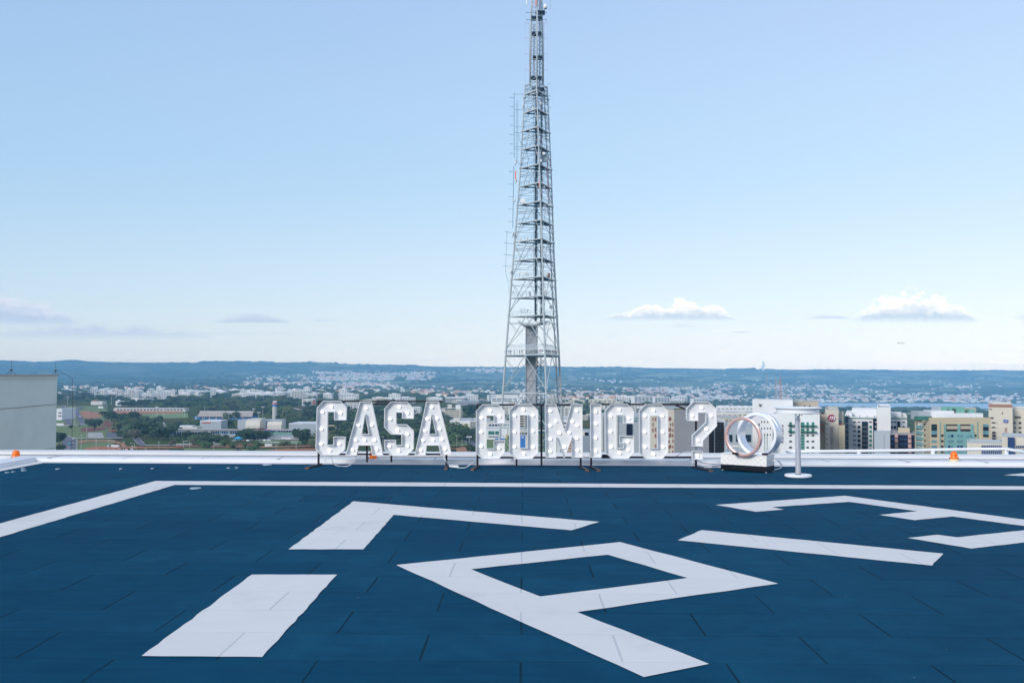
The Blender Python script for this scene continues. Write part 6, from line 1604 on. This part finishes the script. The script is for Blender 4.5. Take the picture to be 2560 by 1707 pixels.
# lift shaft under the canopy with cross braced sheets
M_lift = nmat('lift_shaft_sheet', (.40, .42, .46), .7, var=.1, vscale=.3)
xa, xb = up_(1315, 816, 2).x, up_(1339, 816, 2).x; za = up_(1330, 815, 2).z; yA = 2.0
MB().box(xa, yA, 0, xb, yA+7, za).build('lift_shaft', M_lift, tw)
ls = tw.children[-1]
mb = MB(); zz = [up_(1330, y, 2).z for y in (815, 837, 865, 889, 920, 951, 982, 1012, 1043, 1075, 1106, 1137)]
for z0, z1 in zip(zz, zz[1:]):
    mb.bar((xa+.3, yA-.12, z1), (xb-.3, yA-.12, z0), .16); mb.bar((xa+.3, yA-.12, z0), (xb-.3, yA-.12, z1), .12); mb.bar((xa, yA-.15, z1), (xb, yA-.15, z1), .3)
for x in (xa, xb): mb.bar((x, yA-.1, 0), (x, yA-.1, za), .4)
mb.build('shaft_bracing', nmat('shaft_bracing_paint', (.27, .31, .36), .6), ls)
mb = MB(); x_ = xb+.35
mb.box(x_, yA+.2, 0, x_+.55, yA+1, za); mb.build('perforated_edge', M_ts, ls)
mb = MB(); z = 0
while z < za-1: mb.box(x_+.08, yA+.02, z, x_+.47, yA+.19, z+.75); z += 1.5
mb.build('edge_holes', M_slot, ls)
# canopy with upturned ends
cz = [(1296, 800.5), (1310, 811.5), (1342, 811.5), (1352, 804)]
mb = MB()
P0 = [up_(x, y, -3.5) for x, y in cz]; 
for p, q in zip(P0, P0[1:]): mb.quadbox([(p.x, -3.5+0, p.z-.5), (q.x, -3.5, q.z-.5), (q.x, 5, q.z-.5), (p.x, 5, p.z-.5), (p.x, -3.5, p.z+.1), (q.x, -3.5, q.z+.1), (q.x, 5, q.z+.1), (p.x, 5, p.z+.1)])
p, q = up_(1350, 814, 2), up_(1372, 804, 8); mb.quadbox([(p.x, -2, p.z), (q.x-2.2, -2, p.z), (q.x, 8, q.z), (p.x, 8, q.z), (p.x, -2, p.z+.3), (q.x-2.2, -2, p.z+.3), (q.x, 8, q.z+.3), (p.x, 8, q.z+.3)])
mb.build('lift_canopy', M_ts, tw)
# stair tower to the right of the shaft
mb = MB(); sx0, sx1 = up_(1343.5, 900, 1).x, up_(1362, 900, 1).x; zt_ = up_(1350, 891, 1).z
for x in (sx0, (sx0+sx1)/2, sx1):
    for y in (1.0, 6.0): mb.bar((x, y, 0), (x, y, zt_), .22)
mb.build('stair_frame', M_td, tw)
fl_ = 0; z = zt_
while z > 2:
    mb = MB(); mb.box(sx0, 1, z-.2, sx1, 2.2, z); mb.box(sx0, 4.8, z-2.2, sx1, 6, z-2.0)
    mb.bar((sx0, 3.2, z-.1), (sx1, 3.2, z-2.1), .7, .15); mb.bar((sx1, 4, z-2.1), (sx0, 4, z-4.1), .7, .15)
    for h_ in (.55, 1.1): mb.bar((sx0, .95, z+h_), (sx1, .95, z+h_), .07)
    for k in range(6): x = sx0+(sx1-sx0)*k/5; mb.bar((x, .95, z), (x, .95, z+1.1), .06)
    if fl_ < 40: mb.build('stair_flight', M_td, tw)
    fl_ += 1; z -= 4.1
# viewing deck
dk = MB(); L, Fp, R = P_('L', 886.5), P_('F', 886.5), P_('R', 886.5)
def out(p, k=.97): c_ = (L+Fp+R)/3; return c_+(p-c_)*k
l_, f_, r_ = out(L), out(Fp, .98), out(R, .98)
dk.prism([(l_.x, l_.y), (f_.x, f_.y), (r_.x, r_.y)], l_.z-1.0, l_.z); dko = dk.build('viewing_deck', M_tu, tw)
mb = MB()
for a, b in ((l_, f_), (f_, r_), (r_, l_)): mb.bar(a-Vector((0, 0, .25)), b-Vector((0, 0, .25)), .4, .55); 
mb.build('deck_edge', M_ts, dko)
mb = MB()
for a, b in ((l_, f_), (f_, r_)):
    for h_ in (.5, 1.2, 1.8): mb.bar(a+Vector((0, 0, h_)), b+Vector((0, 0, h_)), .1)
    n_ = 14
    for k in range(n_+1): q = a.lerp(b, k/n_); mb.bar(q, q+Vector((0, 0, 1.8)), .09)
mb.build('deck_railing', M_ts, dko)
M_cage = nmat('glass_cage', (.55, .65, .70), .2); M_cage.node_tree.nodes['Principled BSDF'].inputs['Alpha'].default_value = .28
mb = MB(); mg = MB()
for a, b in ((l_, f_), (f_, r_)):
    c_ = (l_+f_+r_)/3; inn = Vector((c_.x-(a.x+b.x)/2, c_.y-(a.y+b.y)/2, 0)).normalized()
    for k in range(17):
        q = a.lerp(b, k/16); mb.bar(q+Vector((0, 0, 1.8)), q+Vector((0, 0, 3.0))+inn*.3, .07); mb.bar(q+Vector((0, 0, 3.0))+inn*.3, q+Vector((0, 0, 4.2))+inn*1.8, .07)
    for h_, i_ in ((3.0, .3), (4.2, 1.8), (3.6, 1.05)): mb.bar(a+inn*i_+Vector((0, 0, h_)), b+inn*i_+Vector((0, 0, h_)), .07)
    mg.face([a+Vector((0, 0, 1.85)), b+Vector((0, 0, 1.85)), b+inn*.28+Vector((0, 0, 3)), a+inn*.28+Vector((0, 0, 3))]); mg.face([a+inn*.28+Vector((0, 0, 3)), b+inn*.28+Vector((0, 0, 3)), b+inn*1.78+Vector((0, 0, 4.2)), a+inn*1.78+Vector((0, 0, 4.2))])
mb.build('cage_frame', M_ts, dko); mg.build('cage_panes', M_cage, dko)
# antennas
def dish(px, y, r, d, m=M_dish, rz=0):
    q = up_(px, y, d); o = MB().lathe([(.001, -.35), (r*.6, -.3), (r, 0), (r, .25), (.001, .3)], 20, M=Matrix.Rotation(-math.pi/2, 3, 'X').inverted() @ Matrix.Rotation(0, 3, 'Z')).build('dish_antenna', m, tw, smooth=False, loc=q); o.rotation_euler = (0, 0, rz)
    MB().bar((0, .2, 0), (0, .2, -r-.8), .12).build('bracket', M_td, o)
DS = [(1307, 502.5, 1.05, -4, 0), (1308.5, 264, .8, -1, 1.2), (1333, 272, .65, -5, .2), (1321, 275, .6, -2, .4), (1359, 384, .6, -8, .2), (1351.5, 402, .55, -9, .1), (1289, 408, .75, -1, 1.3), (1290, 452, .55, -1, .9), (1286.5, 501, .7, -1, 1.4), (1282.5, 586, .8, -1, 1.2),
 (1299.5, 682, .55, -4, .2), (1307.5, 686, .45, -5, -.4), (1314.5, 684, .5, -5, .1), (1320.5, 686, .42, -6, .2), (1277, 679, .5, -1, 1.2), (1366.5, 685, .7, -5, -.3), (1309, 543, .4, -3, .8), (1318, 597, .38, -4, .1), (1302, 598, .35, -3, .3), (1323.5, 731, .5, -5, .8), (1325, 738, .5, -5, .6), (1283, 729, .35, -2, .8), (1361.5, 730, .5, -4, .2), (1362, 735, .45, -4, .2), (1378, 768, .85, -2, -.6), (1319, 775, .4, -5, .6), (1297, 607.5, .3, -2, 0), (1360.5, 468, .5, -7, 0), (1373, 513, .55, -4, .3), (1361, 515, .7, -6, 0)]
for px, y, r, d, rz in DS: dish(px, y, r, d, rz=rz)
q = up_(1361.5, 395, -7); o = MB().lathe([(.001, .0), (1.6, .3), (1.9, 0), (1.85, -.1), (1.5, .2), (.001, -.1)], 24, M=Matrix.Rotation(math.pi/2, 3, 'X')).build('mesh_dish', nmat('mesh_dish_grey', (.20, .27, .32), .8), tw, loc=q)
for px, y, r, h in ((1353, 259, .65, 1.3), (1363.5, 17, .8, 2.0)):
    q = up_(px, y, -3); link('radome', MB().lathe([(.001, -h/2), (r, -h/2), (r, h*.2), (r*.8, h*.42), (.001, h/2)], 20).mesh('radome', M_dish, True), tw, q)
def whip(px0, y0, px1, y1, d, r=.09, m=M_td, bars=0, side=-1, arm=.0, nm='antenna_pole'):
    a, b = up_(px0, y0, d), up_(px1, y1, d); mb = MB(); mb.bar(a, b, r*2)
    o = mb.build(nm, m, tw)
    for i in range(bars):
        q = a.lerp(b, (i+.5)/bars); mb = MB()
        mb.bar(q, q+Vector((side*1.3, 0, .1)), .12); mb.bar(q+Vector((side*1.3, 0, .1)), q+Vector((side*2.0, 0, .45)), .08); mb.bar(q+Vector((side*1.3, 0, .1)), q+Vector((side*2.0, 0, -.1)), .08)
        mb.build('dipole', M_td, o)
whip(1285.5, 396, 1285.5, 233, -1, .1, bars=7); whip(1293.5, 405, 1294, 251, -1, .06); whip(1291, 400, 1291.5, 256, -1, .05)
whip(1282, 570, 1284.5, 415, -1, .11, bars=5, side=-1); whip(1267, 595, 1268, 580, -1, .05); whip(1264, 672, 1267.5, 582, -1, .05); whip(1272, 735, 1271, 710, -1, .05)
for y in (236, 275, 318, 332, 367, 373): a, b = up_(1286, y, -1), up_(interp(LX, y), y, 0); MB().bar(a, b, .1).build('outrigger', M_td, tw)
for y0, y1, xo in ((579, 583, 1261), (607, 611, 1260), (636, 639, 1258), (664, 667, 1256)): a, b = up_(xo, y0, -1), up_(interp(LX, y1), y1, 0); MB().bar(a, b, .12).build('yagi_antenna', M_td, tw)
mb = MB(); pts = [up_(1264, 672, -1), up_(1265, 685, -1), up_(1269, 699, -1), up_(1273, 708, -1), up_(1277, 700, -1)]; mb.tube([p for p in pts], .07, 5); mb.build('hanging_cable', M_td, tw)
mb = MB(); mb.tube([up_(1297, 332, -1), up_(1297.5, 348, -1), up_(1303, 359, -1), up_(1312, 365, -2), up_(1318, 385, -3), up_(1322, 398, -3), up_(1319, 409, -3), up_(1308, 413, -2), up_(1296, 409, -1), up_(1288, 400, -1)], .09, 5); mb.build('hanging_cable', M_td, tw)
for (x, y0, y1, d) in ((1289, 449, 428, -1), (1348.5, 470, 449, -10)): a, b = up_(x, y0, d), up_(x, y1, d); MB().bar(a, b, .55).build('panel_antenna', M_org, tw)
for x, s in ((1312.5, 1), (1369, -1)):    # hanging frames beside the upper mast
    a, b = up_(x, 214, 0), up_(x, 57, 0); o = MB().bar(a, b, .08).build('antenna_pole', M_ts, tw)
    for y in (58, 96, 135, 175): p = up_(x, y, 0); q = up_(x+s*11, y+1, 0); MB().bar(p, q, .08).build('support_arm', nmat('reddish_arm', (.42, .22, .24), .6) if 'reddish_arm' not in bpy.data.materials else bpy.data.materials['reddish_arm'], o)
for x in (1323, 1359.5): MB().bar(up_(x, 214, 0), up_(x, 57, 0), .22).build('antenna_pole', M_ts, tw)
for y in (32, 50): MB().bar(up_(1316, y, -1), up_(1366, y, -1), .14).build('cross_dipole', M_td, tw); MB().bar(up_(1316, y-3, -1), up_(1316, y+3, -1), .12).build('dipole_end', M_td, tw); MB().bar(up_(1366, y-3, -1), up_(1366, y+3, -1), .12).build('dipole_end', M_td, tw)
MB().bar(up_(1316, 14, -1), up_(1316, -20, -1), .4).build('panel_antenna', M_dish, tw); MB().bar(up_(1340, 14, -4), up_(1340, -20, -4), .5).build('panel_antenna', M_org, tw); MB().bar(up_(1375.5, 26, -1), up_(1375.5, -20, -1), .1).build('antenna_pole', M_td, tw)
for y in (212, 242, 271, 300): 
    p = up_(1370, y, 0); MB().bar(p, p+Vector((.6, 0, .4)), .12).bar(p+Vector((.6, 0, .4)), p+Vector((1.2, 0, -.1)), .09).build('dipole', M_td, tw)
for y in (290, 320, 351, 382): 
    p = up_(1342, y, -8); MB().bar(p-Vector((.5, 0, -.2)), p+Vector((.6, 0, -.2)), .16).bar(p-Vector((.4, 0, .3)), p+Vector((.4, 0, -.5)), .1).build('dipole', nmat('pink_dipole', (.62, .36, .34), .6), tw)
for y in (399, 430, 463, 495): 
    p = up_(1373, y, -3); MB().bar(p-Vector((.5, 0, -.2)), p+Vector((.5, 0, -.2)), .16).bar(p-Vector((.3, 0, .3)), p+Vector((.3, 0, -.5)), .1).build('dipole', nmat('rose_dipole', (.62, .22, .26), .6), tw)
whip(1368.5, 496, 1368.5, 402, -3, .07, m=nmat('rose_pole', (.52, .22, .26), .6))
q = up_(1372, 688, -2); MB().box(-.7, -.5, -1.2, .5, .5, 1.0).build('equipment_box', nmat('brown_box', (.30, .16, .12), .8), tw, loc=q)
q = up_(1307, 776, -4); MB().box(-1.4, -.1, -1, 1.4, .05, 1).build('grid_antenna', M_cage, tw, loc=q)
# foot of the tower: concrete pedestals and gallery slab, mostly hidden
mb = MB()
for w_ in 'LFR': q = P_(w_, 1230); mb.tube([(q.x, q.y, 0), (q.x, q.y, max(2, q.z))], 1.6, 8)
mb.build('tower_footing', M_conc, tw)

# people on the viewing deck
def person_mesh(seed, top, legs):
    r = random.Random(seed); me = bpy.data.meshes.new('p'); ob = bpy.data.objects.new('p', me); COL.objects.link(ob)
    ls = r.uniform(.02, .16); aL = r.uniform(.1, .35)
    V_ = [(0, 0, .95), (0, 0, 1.2), (0, 0, 1.42), (0, 0, 1.52), (0, -.01, 1.64), (0, -.01, 1.74),
          (-.19, 0, 1.4), (-.25, -.05, 1.12), (-.2, -aL, .95), (.19, 0, 1.4), (.25, -.06, 1.12), (.2, -aL, .95+r.uniform(0, .2)),
          (-.1, 0, .9), (-.11, -ls, .5), (-.11, 0, .08), (-.11, -.14, .03), (.1, 0, .9), (.11, ls*.5, .5), (.11, .04, .08), (.11, -.1, .03)]
    E_ = [(0,1),(1,2),(2,3),(3,4),(4,5),(2,6),(6,7),(7,8),(2,9),(9,10),(10,11),(0,12),(12,13),(13,14),(14,15),(0,16),(16,17),(17,18),(18,19)]
    me.from_pydata(V_, E_, []); md = ob.modifiers.new('s', 'SKIN')
    rad = [.15,.14,.16,.06,.10,.085,.075,.055,.04,.075,.055,.04,.09,.065,.045,.04,.09,.065,.045,.04]
    for i, v in enumerate(me.skin_vertices[0].data): v.radius = (rad[i], rad[i]*.85); v.use_root = (i == 0)
    ob.modifiers.new('u', 'SUBSURF').levels = 1
    dg = bpy.context.evaluated_depsgraph_get(); m2 = bpy.data.meshes.new_from_object(ob.evaluated_get(dg)); bpy.data.objects.remove(ob)
    m2.materials.clear()
    for m in (top, legs, M_skin, M_hair): m2.materials.append(m)
    for p in m2.polygons:
        z = p.center.z; p.material_index = 3 if z > 1.7 or (z > 1.6 and p.center.y > .02) else 2 if z > 1.5 else 1 if z < .92 and abs(p.center.x) < .19 else 0
    m2.name = 'person'; return m2
M_skin = nmat('skin', (.42, .25, .17), .6); M_hair = nmat('hair', (.03, .02, .015), .7)
TOPS = [('dark', nmat('shirt_dark', (.05, .06, .09), .9)), ('white', nmat('shirt_white', (.7, .7, .7), .9)), ('red', nmat('shirt_red', (.42, .10, .10), .9)), ('green', nmat('shirt_green', (.08, .26, .12), .9)), ('blue', nmat('shirt_blue', (.10, .18, .38), .9))]
M_jean = nmat('jeans', (.05, .07, .14), .9)
PM = [person_mesh(i, t[1], M_jean) for i, t in enumerate(TOPS)]
def person(t, k, a, b, lb, grp):
    q = a.lerp(b, t)+TO; c_ = (l_+f_+r_)/3+TO; q = q+(c_-q).normalized()*rnd.uniform(.5, 1.2)
    q.z = l_.z+TO.z; o = link('person', PM[k], None, q, (0, 0, rnd.uniform(-.6, .6)), 1.15); tag(o, lb, 'person', grp)
for t, k, lb in ((.03, 4, 'person in blue at the far left rail of the viewing deck'), (.06, 0, 'dark clothed person beside the one in blue at the left end of the deck'), (.15, 1, 'person in white standing alone on the left part of the deck'), (.29, 4, 'person in blue jeans and blue top left of the lift shaft'), (.34, 3, 'person in green right beside the lift shaft'), (.64, 3, 'person in green just right of the lift shaft')): person(t, k, l_, f_, lb, 'people on the viewing deck')
for i in range(5): k = (0, 0, 1, 2, 0)[i]; person(.72+i*.055, k, l_, f_, 'person in %s top in the crowd between shaft and front leg' % TOPS[k][0], 'people in the crowd left of the front leg')
for i in range(13): k = (0, 2, 1, 0, 0, 4, 0, 2, 0, 1, 0, 0, 2)[i]; person(.06+i*.072, k, f_, r_, 'person in %s top in the crowd right of the front leg' % TOPS[k][0], 'people in the crowd right of the front leg')

# ================================================================== HAZE
hm = bpy.data.materials.new('haze'); hm.use_nodes = True; t_ = hm.node_tree; t_.nodes.clear()
ho = t_.nodes.new('ShaderNodeOutputMaterial'); hv = t_.nodes.new('ShaderNodeVolumePrincipled')
hv.inputs['Color'].default_value = (.28, .61, 1.0, 1); hv.inputs['Density'].default_value = HZ; hv.inputs['Anisotropy'].default_value = -.22
t_.links.new(hv.outputs[0], ho.inputs['Volume'])
o = MB().box(-17500, -3200, -152, 17500, 15500, HAZE_TOP+1.68).build('haze', hm); struct(o, 'stuff'); o['label'] = 'thin blue haze over the whole landscape'; o['category'] = 'haze'
